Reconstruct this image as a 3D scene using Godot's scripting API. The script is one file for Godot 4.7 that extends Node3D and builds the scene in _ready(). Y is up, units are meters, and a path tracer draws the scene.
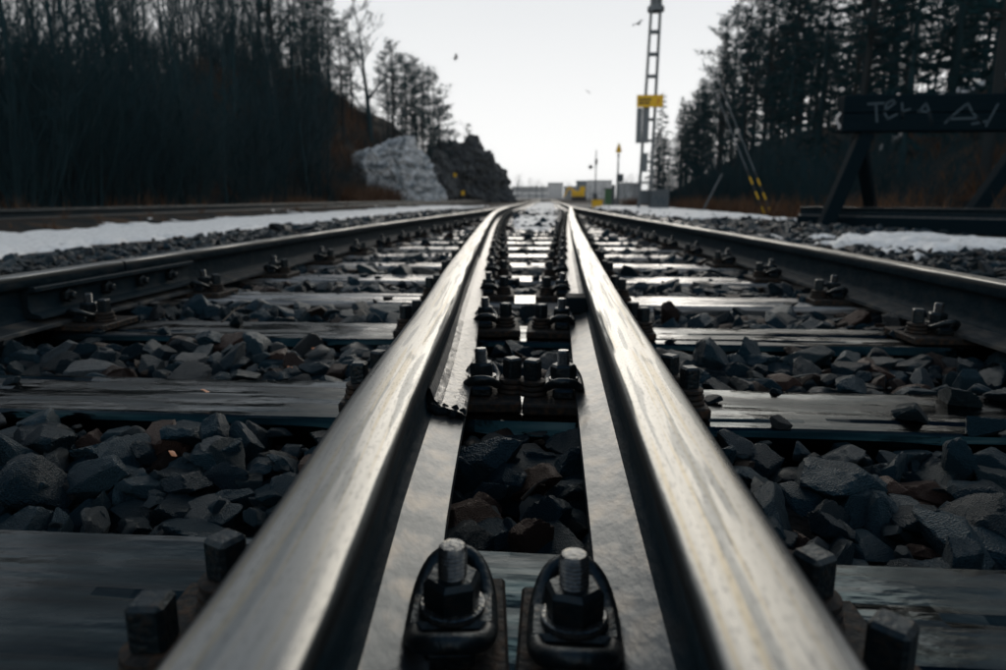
extends Node3D
# Railway turnout on a wet, overcast late-winter day, seen from just above the rail heads.
# y is up, the track runs towards -z; "d" below is the distance along the track (d = -z).

const FOCAL_PX := 670.0
const CAM_Y := 0.382
const RAIL_TOP := 0.175
var cam_basis := Basis()
var rng := RandomNumberGenerator.new()
var M := {}
var noise := FastNoiseLite.new()
var used_names := {}
var least_twig := .006

# ------------------------------------------------------------------ mesh buffer
class MB:
	var v := PackedVector3Array()
	var n := PackedVector3Array()
	var uv := PackedVector2Array()
	var c := PackedColorArray()
	var ix := PackedInt32Array()
	var tint := Color(1, 1, 1)
	var colored := false
	func add(p: Vector3, nn: Vector3, u := Vector2.ZERO) -> int:
		v.append(p); n.append(nn); uv.append(u)
		if colored: c.append(tint)
		return v.size() - 1
	func tri(a: Vector3, b: Vector3, d: Vector3) -> void:
		var nn := (b - a).cross(d - a).normalized()
		var k := add(a, nn, Vector2(0, 0)); add(b, nn, Vector2(1, 0)); add(d, nn, Vector2(.5, 1))
		ix.append_array([k, k + 2, k + 1])
	# a, b, c, d counter-clockwise as seen from outside
	func quad(a: Vector3, b: Vector3, cc: Vector3, d: Vector3) -> void:
		var nn := (b - a).cross(cc - a)
		if nn.length_squared() < 1e-16: nn = (cc - a).cross(d - a)
		nn = nn.normalized()
		var k := add(a, nn, Vector2(0, 0)); add(b, nn, Vector2(1, 0)); add(cc, nn, Vector2(1, 1)); add(d, nn, Vector2(0, 1))
		ix.append_array([k, k + 2, k + 1, k, k + 3, k + 2])
	func poly(pts: Array) -> void:
		var nn: Vector3 = (pts[1] - pts[0]).cross(pts[2] - pts[0]).normalized()
		var k := v.size()
		for p in pts: add(p, nn, Vector2.ZERO)
		for i in range(1, pts.size() - 1): ix.append_array([k, k + i + 1, k + i])
	func tube(pts: Array, rad: Array, sides: int, cap := false) -> void:
		var k0 := v.size()
		var m := pts.size()
		var ref := Vector3(0.31, 0.17, 0.93)
		var t0: Vector3 = (pts[m - 1] - pts[0]).normalized()
		if absf(t0.dot(ref)) > .9: ref = Vector3(0.9, 0.1, -0.2)
		var run := 0.0
		for i in m:
			var t: Vector3 = (pts[min(i + 1, m - 1)] - pts[max(i - 1, 0)]).normalized()
			if i > 0: run += pts[i].distance_to(pts[i - 1])
			var a := t.cross(ref).normalized()
			var b := t.cross(a)
			for s in sides:
				var g := TAU * s / sides
				var o := a * cos(g) + b * sin(g)
				add(pts[i] + o * float(rad[i]), o, Vector2(float(s) / sides, run))
		for i in m - 1:
			for s in sides:
				var p := k0 + i * sides + s
				var q := k0 + i * sides + (s + 1) % sides
				ix.append_array([p, p + sides, q, q, p + sides, q + sides])
		if cap:
			var e: Array = []
			var f: Array = []
			for s in sides:
				e.append(v[k0 + (m - 1) * sides + s]); f.append(v[k0 + sides - 1 - s])
			poly(e); poly(f)
	# tube with a moving frame, for bent bars and rings
	func wire(pts: Array, r: float, sides: int, closed := false) -> void:
		var m := pts.size()
		var k0 := v.size()
		var a := Vector3.ZERO
		for i in m:
			var t: Vector3
			if closed: t = (pts[(i + 1) % m] - pts[(i + m - 1) % m]).normalized()
			else: t = (pts[min(i + 1, m - 1)] - pts[max(i - 1, 0)]).normalized()
			if i == 0: a = t.cross(Vector3(.2, .95, .1)).normalized()
			else: a = (a - t * a.dot(t)).normalized()
			var b := t.cross(a)
			for s in sides:
				var g := TAU * s / sides
				var o := a * cos(g) + b * sin(g)
				add(pts[i] + o * r, o, Vector2(float(s) / sides, i * .1))
		for i in (m if closed else m - 1):
			for s in sides:
				var p := k0 + i * sides + s
				var q := k0 + i * sides + (s + 1) % sides
				var p2 := k0 + ((i + 1) % m) * sides + s
				var q2 := k0 + ((i + 1) % m) * sides + (s + 1) % sides
				ix.append_array([p, p2, q, q, p2, q2])
		if not closed:
			for e in [0, m - 1]:
				var l: Array = []
				for s in sides: l.append(v[k0 + e * sides + (s if e > 0 else sides - 1 - s)])
				poly(l)
	# profile: array of Vector2(radius, height) going up
	func lathe(profile: Array, sides: int, at: Vector3, smooth := true, turn := 0.0) -> void:
		for i in profile.size() - 1:
			var p: Vector2 = profile[i]
			var q: Vector2 = profile[i + 1]
			var sl := Vector2(q.y - p.y, p.x - q.x).normalized()
			for s in sides:
				var g0 := TAU * s / sides + turn
				var g1 := TAU * (s + 1) / sides + turn
				var a := at + Vector3(cos(g0) * p.x, p.y, sin(g0) * p.x)
				var b := at + Vector3(cos(g1) * p.x, p.y, sin(g1) * p.x)
				var d := at + Vector3(cos(g1) * q.x, q.y, sin(g1) * q.x)
				var e := at + Vector3(cos(g0) * q.x, q.y, sin(g0) * q.x)
				var k := v.size()
				if smooth:
					var n0 := Vector3(cos(g0) * sl.x, sl.y, sin(g0) * sl.x)
					var n1 := Vector3(cos(g1) * sl.x, sl.y, sin(g1) * sl.x)
					add(a, n0); add(b, n1); add(d, n1); add(e, n0)
				else:
					var gm := (g0 + g1) * .5
					var nm := Vector3(cos(gm) * sl.x, sl.y, sin(gm) * sl.x)
					add(a, nm); add(b, nm); add(d, nm); add(e, nm)
				ix.append_array([k, k + 1, k + 2, k, k + 2, k + 3])
	# bevelled box, b = bevel width
	func box(at: Vector3, size: Vector3, b := 0.0, bas := Basis()) -> void:
		var h := size * .5
		var ax := [Vector3(1, 0, 0), Vector3(0, 1, 0), Vector3(0, 0, 1)]
		var corner := func(sx: float, sy: float, sz: float, face: int) -> Vector3:
			var p := Vector3(sx * (h.x - (0.0 if face == 0 else b)), sy * (h.y - (0.0 if face == 1 else b)), sz * (h.z - (0.0 if face == 2 else b)))
			return at + bas * p
		for f in 3:
			for s in [-1.0, 1.0]:
				var l: Array = []
				for q in [[-1.0, -1.0], [1.0, -1.0], [1.0, 1.0], [-1.0, 1.0]]:
					var w := [0.0, 0.0, 0.0]
					w[f] = s; w[(f + 1) % 3] = q[0] * s; w[(f + 2) % 3] = q[1]
					l.append(corner.call(w[0], w[1], w[2], f))
				quad(l[0], l[1], l[2], l[3])
		if b <= 0.0: return
		for f in 3:
			var g := (f + 1) % 3
			var e := (f + 2) % 3
			for s in [-1.0, 1.0]:
				for t in [-1.0, 1.0]:
					var w0 := [0.0, 0.0, 0.0]
					w0[f] = s; w0[g] = t; w0[e] = -1.0
					var w1 := w0.duplicate(); w1[e] = 1.0
					var p0: Vector3 = corner.call(w0[0], w0[1], w0[2], f)
					var p1: Vector3 = corner.call(w1[0], w1[1], w1[2], f)
					var p2: Vector3 = corner.call(w1[0], w1[1], w1[2], g)
					var p3: Vector3 = corner.call(w0[0], w0[1], w0[2], g)
					if s * t > 0: quad(p0, p3, p2, p1)
					else: quad(p0, p1, p2, p3)
		for sx in [-1.0, 1.0]:
			for sy in [-1.0, 1.0]:
				for sz in [-1.0, 1.0]:
					var a: Vector3 = corner.call(sx, sy, sz, 0)
					var bb: Vector3 = corner.call(sx, sy, sz, 1)
					var d: Vector3 = corner.call(sx, sy, sz, 2)
					if sx * sy * sz > 0: tri(a, bb, d)
					else: tri(a, d, bb)
	func mesh(mat: Material) -> ArrayMesh:
		var arr := []
		arr.resize(Mesh.ARRAY_MAX)
		arr[Mesh.ARRAY_VERTEX] = v; arr[Mesh.ARRAY_NORMAL] = n; arr[Mesh.ARRAY_TEX_UV] = uv; arr[Mesh.ARRAY_INDEX] = ix
		if colored: arr[Mesh.ARRAY_COLOR] = c
		var m := ArrayMesh.new()
		m.add_surface_from_arrays(Mesh.PRIMITIVE_TRIANGLES, arr)
		if mat: m.surface_set_material(0, mat)
		return m

# ------------------------------------------------------------------ naming helpers
func numbered(called: String) -> String:
	var k: int = used_names.get(called, 0)
	used_names[called] = k + 1
	return called if k == 0 else "%s_%03d" % [called, k]

func thing(called: String, label: String, category: String, at := Vector3.ZERO, group := "") -> Node3D:
	var o := Node3D.new()
	o.name = numbered(called)
	add_child(o)
	o.position = at
	o.set_meta("label", label); o.set_meta("category", category)
	if group != "": o.set_meta("group", group)
	return o

func part(called: String, mesh: Mesh, parent: Node, at := Vector3.ZERO, bas := Basis()) -> MeshInstance3D:
	var o := MeshInstance3D.new()
	o.mesh = mesh
	o.name = called
	o.transform = Transform3D(bas, at)
	parent.add_child(o, true)
	return o

func single(called: String, mesh: Mesh, label: String, category: String, at := Vector3.ZERO, group := "", bas := Basis()) -> MeshInstance3D:
	var o := MeshInstance3D.new()
	o.mesh = mesh
	o.name = numbered(called)
	o.transform = Transform3D(bas, at)
	add_child(o)
	o.set_meta("label", label); o.set_meta("category", category)
	if group != "": o.set_meta("group", group)
	return o

func structure(called: String, mesh: Mesh, kind := "structure", label := "") -> MeshInstance3D:
	var o := MeshInstance3D.new()
	o.mesh = mesh
	o.name = numbered(called)
	add_child(o)
	o.set_meta("kind", kind)
	if label != "":
		o.set_meta("label", label)
		o.set_meta("category", called.replace("_", " "))
	return o

func copy_of(src: Node3D, tr: Transform3D, label := "") -> Node3D:
	var base := str(src.name)
	if base.length() > 4 and base[-4] == "_" and base.right(3).is_valid_int(): base = base.left(-4)
	var o := src.duplicate()
	o.name = numbered(base)
	add_child(o)
	o.transform = tr
	if label != "": o.set_meta("label", label)
	return o

# ------------------------------------------------------------------ picture <-> place
func ray(px: float, py: float) -> Vector3:
	return (cam_basis * Vector3((px - 503.0) / FOCAL_PX, (335.0 - py) / FOCAL_PX, -1.0))

func on_plane(px: float, py: float, y: float) -> Vector3:
	var r := ray(px, py)
	return Vector3(0, CAM_Y, 0) + r * ((y - CAM_Y) / r.y)

func at_d(px: float, py: float, d: float) -> Vector3:      # the point on a pixel's ray at track distance d
	var r := ray(px, py)
	return Vector3(0, CAM_Y, 0) + r * (d / -r.z)

func to_px(p: Vector3) -> Vector3:
	var q := cam_basis.inverse() * (p - Vector3(0, CAM_Y, 0))
	if q.z > -.05: return Vector3(-9999, -9999, -1)
	return Vector3(503.0 + FOCAL_PX * q.x / -q.z, 335.0 - FOCAL_PX * q.y / -q.z, -q.z)

func in_frame(p: Vector3, margin := 120.0) -> bool:
	var s := to_px(p)
	return s.z > 0 and s.x > -margin and s.x < 1006 + margin and s.y > -margin * 3 and s.y < 670 + margin

# ------------------------------------------------------------------ track plan
var PATHS := {
	"ol": [[-2.0, -1.50], [0.0, -1.497], [2.0, -1.485], [4.0, -1.462], [6.3, -1.42], [10.0, -1.29], [14.0, -1.20], [17.0, -1.18], [25.0, -1.25], [60.0, -1.62], [120.0, -2.4]],
	"or": [[-2.0, 1.26], [0.0, 1.20], [1.7, 1.145], [3.1, 1.11], [5.0, 1.0], [7.1, 0.865], [9.4, 0.735], [13.0, 0.555], [17.0, 0.42], [25.0, 0.31], [60.0, -0.06], [120.0, -0.84]],
	"il": [[-2.0, -0.06], [-0.5, -0.115], [0.3, -0.148], [0.69, -0.185], [1.36, -0.237], [2.0, -0.296], [2.95, -0.372], [5.1, -0.54], [8.2, -0.77], [11.0, -0.945], [14.0, -1.065], [16.4, -1.105]],
	"ir": [[-2.0, 0.10], [0.0, 0.112], [1.5, 0.114], [3.0, 0.128], [5.0, 0.152], [8.0, 0.20], [11.0, 0.265], [14.0, 0.325], [16.4, 0.365]],
}
func rail_x(path: String, d: float) -> float:
	var p: Array = PATHS[path]
	var k := 0
	while k < p.size() - 2 and d > p[k + 1][0]: k += 1
	var m0: float = slope(p, k)
	var m1: float = slope(p, k + 1)
	var w: float = p[k + 1][0] - p[k][0]
	var t: float = clampf((d - p[k][0]) / w, 0.0, 1.0)
	var t2 := t * t
	var t3 := t2 * t
	return (2 * t3 - 3 * t2 + 1) * p[k][1] + (t3 - 2 * t2 + t) * w * m0 + (-2 * t3 + 3 * t2) * p[k + 1][1] + (t3 - t2) * w * m1
func slope(p: Array, k: int) -> float:
	var a: Array = p[max(k - 1, 0)]
	var b: Array = p[min(k + 1, p.size() - 1)]
	return (b[1] - a[1]) / (b[0] - a[0])

# ------------------------------------------------------------------ ground
func ss(a: float, b: float, x: float) -> float:
	var t := clampf((x - a) / (b - a), 0.0, 1.0)
	return t * t * (3 - 2 * t)

func ground_y(x: float, z: float) -> float:
	var d := -z
	var y := -0.15
	var left := ss(-14.0, -25.0, x) * lerpf(6.0, 11.5, ss(28.0, 66.0, d)) * (1.0 - ss(98.0, 135.0, d))
	var right := ss(8.5, 21.0, x) * 6.0 * (1.0 - ss(60.0, 110.0, d))
	y += left + right
	var rough := ss(5.0, 14.0, absf(x))
	var bank := ss(-8.3, -9.2, x) * ss(-13.6, -12.4, x)
	rough *= 1.0 - bank
	y += rough * (noise.get_noise_2d(x * 14.0, z * 14.0) * .12 + noise.get_noise_2d(x * 3.0, z * 3.0) * .5 * ss(13.0, 22.0, absf(x)))
	y += .16 * bank # low bank of the third track
	return y

# ------------------------------------------------------------------ textures
func noise_image(seed_: int, freq: float, w: int, h: int, type := FastNoiseLite.TYPE_SIMPLEX_SMOOTH, oct := 4, sx := 1.0, sy := 1.0) -> Image:
	var f := FastNoiseLite.new()
	f.seed = seed_; f.frequency = freq; f.noise_type = type; f.fractal_octaves = oct
	# stretched noise: make a small seamless image and resize it
	var im := f.get_seamless_image(int(w / sx), int(h / sy))
	if sx != 1.0 or sy != 1.0: im.resize(w, h, Image.INTERPOLATE_CUBIC)
	return im

func tex(im: Image) -> ImageTexture:
	return ImageTexture.create_from_image(im)

func ramp(im: Image, stops: Array, cols: Array) -> ImageTexture:   # sRGB colours from a grey picture
	var g := Gradient.new()
	g.offsets = PackedFloat32Array(stops)
	g.colors = PackedColorArray(cols)
	var lut: Array = []
	for i in 256: lut.append(g.sample(i / 255.0))
	var out := Image.create(im.get_width(), im.get_height(), false, Image.FORMAT_RGB8)
	for y in im.get_height():
		for x in im.get_width():
			out.set_pixel(x, y, lut[int(im.get_pixel(x, y).r * 255.0)])
	return tex(out)

func lin(r: float, g: float, b: float) -> Color:
	return Color(r, g, b).linear_to_srgb()

func mat(col: Color, rough := .6, metal := 0.0) -> StandardMaterial3D:
	var m := StandardMaterial3D.new()
	m.albedo_color = col; m.roughness = rough; m.metallic = metal
	return m

func bumpy(m: StandardMaterial3D, height: Image, cm: float) -> void:
	m.heightmap_enabled = true
	m.heightmap_texture = tex(height)
	m.heightmap_scale = cm

func tri(m: StandardMaterial3D, scale: Vector3, world := false) -> void:
	m.uv1_triplanar = true
	m.uv1_world_triplanar = world
	m.uv1_scale = scale

func make_materials() -> void:
	var fine := noise_image(3, .02, 512, 512, FastNoiseLite.TYPE_SIMPLEX_SMOOTH, 5)
	var coarse := noise_image(9, .006, 512, 512, FastNoiseLite.TYPE_SIMPLEX_SMOOTH, 5)
	var grain := noise_image(5, .03, 512, 512, FastNoiseLite.TYPE_SIMPLEX_SMOOTH, 5, 8.0, 1.0)
	var cell := noise_image(12, .03, 512, 512, FastNoiseLite.TYPE_CELLULAR, 3)
	# polished running surface: worn contact band with a crisp ragged edge, duller shoulders, scratches and warm streaks
	var hw := 192
	var hh := 1024
	var streak := noise_image(21, .05, hw, hh, FastNoiseLite.TYPE_SIMPLEX_SMOOTH, 4, 1.0, 32.0)
	var blot := noise_image(22, .03, hw, hh, FastNoiseLite.TYPE_SIMPLEX_SMOOTH, 5, 1.0, 8.0)
	var pit := noise_image(23, .09, hw, hh, FastNoiseLite.TYPE_SIMPLEX, 3, 1.0, 1.0)
	var hc := Image.create(hw, hh, false, Image.FORMAT_RGB8)
	var hr := Image.create(hw, hh, false, Image.FORMAT_RGB8)
	for y in hh:
		for x in hw:
			var u := float(x) / (hw - 1)
			var s := streak.get_pixel(x, y).r
			var b := blot.get_pixel(x, y).r
			var g := pit.get_pixel(x, y).r
			var edge := absf(u - .5) * 2.0 + (b - .5) * .22 + (s - .5) * .12
			var worn := 1.0 - ss(.64, .74, edge)
			var col := Color(.20, .22, .23).lerp(Color(.53, .53, .52), worn)
			col = col.lerp(Color(.55, .48, .34), worn * ss(.58, .70, s) * .3)
			col = col.lerp(Color(.36, .38, .39), ss(.60, .68, b) * .35 * worn)
			col = col.lerp(Color(.22, .22, .21), ss(.68, .76, g) * (.5 if worn < .5 else .12))
			var r := lerpf(.52, .31, worn) + (s - .5) * .10 + ss(.6, .68, b) * .08 + ss(.66, .76, g) * .06
			hc.set_pixel(x, y, col)
			hr.set_pixel(x, y, Color(r, r, r))
	var m := mat(Color.WHITE, 1.0, 1.0)
	m.albedo_texture = tex(hc); m.roughness_texture = tex(hr); m.metallic_specular = .5
	M.head = m
	# rail web and foot: dark wet scaled steel with a breath of rust
	m = mat(Color.WHITE, .62, .0)
	m.metallic_specular = .2
	m.albedo_texture = ramp(coarse, [0.0, .45, .62, 1.0], [lin(.004, .012, .017), lin(.007, .018, .025), lin(.012, .022, .028), lin(.026, .027, .028)])
	bumpy(m, fine, .12); m.uv1_scale = Vector3(.7, 4, 1)
	M.web = m
	m = mat(Color.WHITE, .30, .5)
	m.albedo_texture = ramp(coarse, [0.0, .4, .6, 1.0], [lin(.045, .055, .06), lin(.075, .085, .09), lin(.12, .12, .115), lin(.19, .17, .14)])
	bumpy(m, fine, .05); m.uv1_scale = Vector3(.35, 5, 1)
	M.foot = m
	m = mat(Color.WHITE, .3, .35)
	m.albedo_texture = ramp(fine, [0.0, .4, .62, 1.0], [lin(.10, .11, .12), lin(.2, .2, .195), lin(.26, .25, .23), lin(.34, .32, .28)])
	bumpy(m, fine, .25); tri(m, Vector3(5, 5, 5), true)
	M.bar = m
	# wet tarred timber, grain along the sleeper: a dark film whose reflection turns white only at a grazing look
	m = mat(Color.WHITE, 1.0, 1.0)
	m.albedo_texture = ramp(grain, [0.0, .35, .6, 1.0], [lin(.002, .007, .010), lin(.003, .011, .016), lin(.006, .017, .022), lin(.02, .034, .040)])
	m.roughness_texture = ramp(coarse, [0.0, .40, .56, 1.0], [Color(.06, .06, .06), Color(.14, .14, .14), Color(.30, .30, .30), Color(.50, .50, .50)])
	bumpy(m, fine, .07)
	M.wood = m
	# wet timber further up the turnout, its sky sheen painted as paler grain
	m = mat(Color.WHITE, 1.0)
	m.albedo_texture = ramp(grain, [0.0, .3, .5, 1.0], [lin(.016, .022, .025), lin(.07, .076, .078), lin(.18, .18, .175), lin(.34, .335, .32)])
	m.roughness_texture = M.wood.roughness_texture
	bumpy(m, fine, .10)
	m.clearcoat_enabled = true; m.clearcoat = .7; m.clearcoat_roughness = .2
	M.sheen_painted_wood = m
	m = mat(lin(.003, .011, .016), .8)
	m.metallic_specular = .15
	m.albedo_texture = null
	bumpy(m, grain, .6); tri(m, Vector3(.6, 1.5, 1.5), true)
	M.old_wood = m
	# fastening steel
	m = mat(Color.WHITE, .42, .6)
	m.albedo_texture = ramp(fine, [0.0, .5, .66, 1.0], [lin(.005, .013, .018), lin(.010, .021, .027), lin(.020, .026, .028), lin(.045, .034, .028)])
	bumpy(m, fine, .1); tri(m, Vector3(9, 9, 9), false)
	M.iron = m
	m = mat(Color.WHITE, .24, .7)
	m.albedo_texture = ramp(fine, [0.0, .5, .7, 1.0], [lin(.05, .058, .065), lin(.085, .092, .095), lin(.13, .13, .12), lin(.2, .18, .15)])
	bumpy(m, fine, .06); tri(m, Vector3(14, 14, 14), false)
	M.bolt = m
	m = mat(Color.WHITE, .6, .0)
	m.metallic_specular = .2
	m.albedo_texture = ramp(fine, [0.0, .45, .62, 1.0], [lin(.012, .015, .017), lin(.022, .022, .021), lin(.036, .027, .021), lin(.07, .04, .025)])
	bumpy(m, fine, .15); tri(m, Vector3(6, 6, 6), false)
	M.rusty = m
	# stone: tones come from the copies
	var stone_tones := [lin(.011, .036, .052), lin(.006, .022, .033), lin(.022, .050, .067), lin(.058, .036, .029), lin(.066, .083, .092), lin(.016, .034, .043)]
	var st_im := ramp(fine, [0.0, .4, .6, 1.0], [Color(.55, .55, .57), Color(.8, .8, .8), Color(.95, .95, .95), Color(1, .97, .93)])
	M.stones = []
	for k in stone_tones.size():
		m = mat(stone_tones[k], .28, .3)
		m.metallic_specular = .22
		m.albedo_texture = st_im
		bumpy(m, fine, .4); tri(m, Vector3(1.3, 1.3, 1.3), false)
		M.stones.append(m)
	m = mat(Color.WHITE, .32, .25)
	m.albedo_texture = st_im
	m.vertex_color_use_as_albedo = true
	m.metallic_specular = .22
	bumpy(m, fine, .4); tri(m, Vector3(1.3, 1.3, 1.3), false)
	M.stone_mix = m
	m = mat(Color.WHITE, .7)
	m.albedo_texture = ramp(cell, [0.0, .4, .7, 1.0], [lin(.006, .008, .010), lin(.014, .018, .021), lin(.026, .031, .035), lin(.04, .045, .05)])
	bumpy(m, cell, 2.0); tri(m, Vector3(1.7, 1.7, 1.7), true)
	M.bed = m
	m = mat(Color.WHITE, .9)
	m.albedo_texture = ramp(coarse, [0.0, .35, .6, 1.0], [lin(.007, .012, .014), lin(.014, .018, .019), lin(.040, .030, .023), lin(.11, .060, .032)])
	bumpy(m, fine, 6.0); tri(m, Vector3(.22, .22, .22), true)
	M.soil = m
	m = mat(Color.WHITE, .6)
	m.albedo_texture = ramp(fine, [0.0, .3, .5, 1.0], [lin(.34, .33, .31), lin(.72, .70, .66), lin(.86, .84, .80), lin(.90, .88, .85)])

	bumpy(m, fine, 1.6); tri(m, Vector3(.9, .9, .9), true)
	M.snow = m
	# rocks
	m = mat(Color.WHITE, .75)
	m.albedo_texture = ramp(coarse, [0.0, .36, .5, .62, 1.0], [lin(.06, .075, .085), lin(.24, .27, .28), lin(.50, .52, .52), lin(.72, .72, .71), lin(.80, .79, .77)])
	bumpy(m, cell, 14.0); tri(m, Vector3(.34, .34, .34), true)
	M.pale_rock = m
	m = mat(Color.WHITE, .8)
	m.albedo_texture = ramp(coarse, [0.0, .4, .6, 1.0], [lin(.014, .018, .021), lin(.035, .042, .046), lin(.065, .072, .074), lin(.15, .15, .14)])
	bumpy(m, cell, 16.0); tri(m, Vector3(.3, .3, .3), true)
	M.dark_rock = m
	# vegetation
	m = mat(lin(.016, .042, .050), .85)
	M.bark = m
	m = mat(Color.WHITE, .8)
	m.albedo_texture = ramp(noise_image(31, .03, 256, 256, FastNoiseLite.TYPE_SIMPLEX_SMOOTH, 3, 1.0, 4.0), [0.0, .4, .5, 1.0], [lin(.03, .03, .03), lin(.10, .10, .10), lin(.20, .21, .21), lin(.28, .28, .27)])
	tri(m, Vector3(.7, .7, .7), false)
	M.birch = m
	M.twig = mat(lin(.014, .038, .046), .85)
	M.pine_bark = mat(lin(.026, .032, .034), .9)
	M.needle = mat(lin(.010, .042, .050), .8)
	M.needle.backlight_enabled = true; M.needle.backlight = Color(.05, .09, .06)
	M.spruce = mat(lin(.009, .038, .046), .8)
	M.spruce.backlight_enabled = true; M.spruce.backlight = Color(.04, .07, .05)
	m = mat(Color.WHITE, .9)
	m.vertex_color_use_as_albedo = true
	m.backlight_enabled = true; m.backlight = Color(.2, .15, .1)
	M.grass = m
	M.leaf = mat(lin(.016, .022, .024), .6)
	M.leaf.metallic_specular = .15
	M.leaf_orange = mat(lin(.42, .13, .03), .5)
	for k in ["bark", "birch", "twig", "pine_bark", "needle", "spruce", "soil"]: M[k].metallic_specular = .15
	# man-made
	M.galv = mat(lin(.15, .17, .18), .5, .3)
	M.yellow = mat(lin(.86, .50, .008), .5)
	M.black = mat(lin(.012, .014, .016), .5)
	M.red = mat(lin(.65, .12, .03), .5)
	M.white = mat(lin(.7, .7, .68), .6)
	M.cabinet = mat(lin(.075, .09, .10), .6)
	M.green = mat(lin(.09, .2, .09), .6)
	M.chalk = mat(lin(.05, .078, .095), .9)
	M.concrete = mat(lin(.42, .43, .43), .85)
	M.concrete_dark = mat(lin(.13, .16, .18), .85)
	M.plaster = mat(lin(.72, .71, .69), .85)
	M.glass = mat(lin(.10, .13, .15), .15)
	M.feather = mat(lin(.012, .012, .014), .8)

# ------------------------------------------------------------------ rails
# profile halves in millimetres from the foot's underside, outer outline of a flat-bottom rail, right half top to bottom
func sweep(mb: MB, prof: Array, path: Array, closed_caps := false) -> void:
	# prof: [Vector2(x, y), Vector2 normal, float u]; path: [Vector3 pos, Vector3 side]
	var k0 := mb.v.size()
	var m := prof.size()
	var run := 0.0
	for i in path.size():
		if i > 0: run += path[i][0].distance_to(path[i - 1][0])
		for j in m:
			var p: Vector2 = prof[j][0]
			var nn: Vector2 = prof[j][1]
			mb.add(path[i][0] + path[i][1] * p.x + Vector3.UP * p.y, (path[i][1] * nn.x + Vector3.UP * nn.y).normalized(), Vector2(prof[j][2], run * .62))
	for i in path.size() - 1:
		for j in m - 1:
			var a := k0 + i * m + j
			mb.ix.append_array([a, a + m, a + 1, a + 1, a + m, a + m + 1])
	if closed_caps:
		for e in [0, path.size() - 1]:
			var l: Array = []
			for j in m:
				var p: Vector2 = prof[j if e > 0 else m - 1 - j][0]
				l.append(path[e][0] + path[e][1] * p.x + Vector3.UP * p.y)
			var g := PackedVector2Array()
			for j in m: g.append(prof[j if e > 0 else m - 1 - j][0])
			var t := Geometry2D.triangulate_polygon(g)
			for q in range(0, t.size(), 3): mb.tri(l[t[q]], l[t[q + 1]], l[t[q + 2]])

func profile(pts: Array, sharp_deg := 40.0) -> Array:
	# outline points -> [point, normal, u]; corners sharper than sharp_deg are split
	var out := []
	var total := 0.0
	for i in pts.size() - 1: total += pts[i].distance_to(pts[i + 1])
	var run := 0.0
	for i in pts.size():
		var nb: Vector2 = Vector2.ZERO
		var na: Vector2 = Vector2.ZERO
		if i > 0:
			var e: Vector2 = (pts[i] - pts[i - 1]).normalized()
			nb = Vector2(-e.y, e.x)
			run += pts[i].distance_to(pts[i - 1])
		if i < pts.size() - 1:
			var e2: Vector2 = (pts[i + 1] - pts[i]).normalized()
			na = Vector2(-e2.y, e2.x)
		var u := run / total
		if nb == Vector2.ZERO: out.append([pts[i], na, u])
		elif na == Vector2.ZERO: out.append([pts[i], nb, u])
		elif rad_to_deg(absf(nb.angle_to(na))) > sharp_deg:
			out.append([pts[i], nb, u]); out.append([pts[i], na, u])
		else: out.append([pts[i], (nb + na).normalized(), u])
	return out

func mm(list: Array) -> Array:
	var o := []
	for p in list: o.append(Vector2(p[0], p[1]) * .001)
	return o

# outlines run left to right over the top (so that normals point outwards)
var HEAD_TOP := [[-35.5, 140], [-35.3, 145.5], [-34.2, 149], [-32.0, 151.4], [-28.5, 152.9], [-22, 153.8], [-11, 154.7], [0, 155], [11, 154.7], [22, 153.8], [28.5, 152.9], [32.0, 151.4], [34.2, 149], [35.3, 145.5], [35.5, 140]]
var WEB_R := [[35.5, 140], [35.8, 122], [33, 118], [14, 112], [9.5, 106], [8, 96], [8, 50], [9, 38], [13, 30], [20, 25.5]]
var FOOT_R := [[20, 25.5], [40, 18], [69, 11.5], [70, 9], [70, 0]]

func rail_thing(called: String, label: String, path: String, d0: float, d1: float, y0 := .02, group := "", offset := 0.0) -> Node3D:
	var pts := []
	var d := d0
	while d < d1 + .001:
		var x := rail_x(path, d) + offset
		var x2 := rail_x(path, d + .05) + offset
		var t := Vector3(x2 - x, 0, -.05).normalized()
		pts.append([Vector3(x, y0, -d), Vector3(-t.z, 0, t.x)])
		var st := .12 if d < 4.0 else .3 if d < 20 else 1.5
		if d < d1 and d + st > d1: d = d1
		else: d += st
	return rail_from(called, label, pts, group)

func rail_from(called: String, label: String, pts: Array, group := "") -> Node3D:
	var o := thing(called, label, "rail", Vector3.ZERO, group)
	var a := MB.new()
	sweep(a, profile(mm(HEAD_TOP)), pts)
	part("running_surface", a.mesh(M.head), o)
	var w := MB.new()
	var right := mm(WEB_R)
	var left := []
	for q in right: left.push_front(Vector2(-q.x, q.y))
	sweep(w, profile(right), pts); sweep(w, profile(left), pts)
	# end faces
	var outline := []
	for q in mm(FOOT_R): outline.push_front(Vector2(-q.x, q.y))
	for q in left: outline.append(q)
	for q in mm(HEAD_TOP): outline.append(q)
	for q in right: outline.append(q)
	for q in mm(FOOT_R): outline.append(q)
	var g := PackedVector2Array()
	for q in outline:
		if g.size() == 0 or g[g.size() - 1].distance_to(q) > 1e-5: g.append(q)
	var tr := Geometry2D.triangulate_polygon(g)
	for e in [pts[0], pts[pts.size() - 1]]:
		for q in range(0, tr.size(), 3):
			var c: Array = []
			for j in 3: c.append(e[0] + e[1] * g[tr[q + j]].x + Vector3.UP * g[tr[q + j]].y)
			w.tri(c[0], c[1], c[2])
	part("web", w.mesh(M.web), o)
	var f := MB.new()
	var fr := mm(FOOT_R)
	var fl := []
	for q in fr: fl.push_front(Vector2(-q.x, q.y))
	sweep(f, profile(fr), pts); sweep(f, profile(fl), pts)
	part("foot", f.mesh(M.foot), o)
	return o

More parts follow.
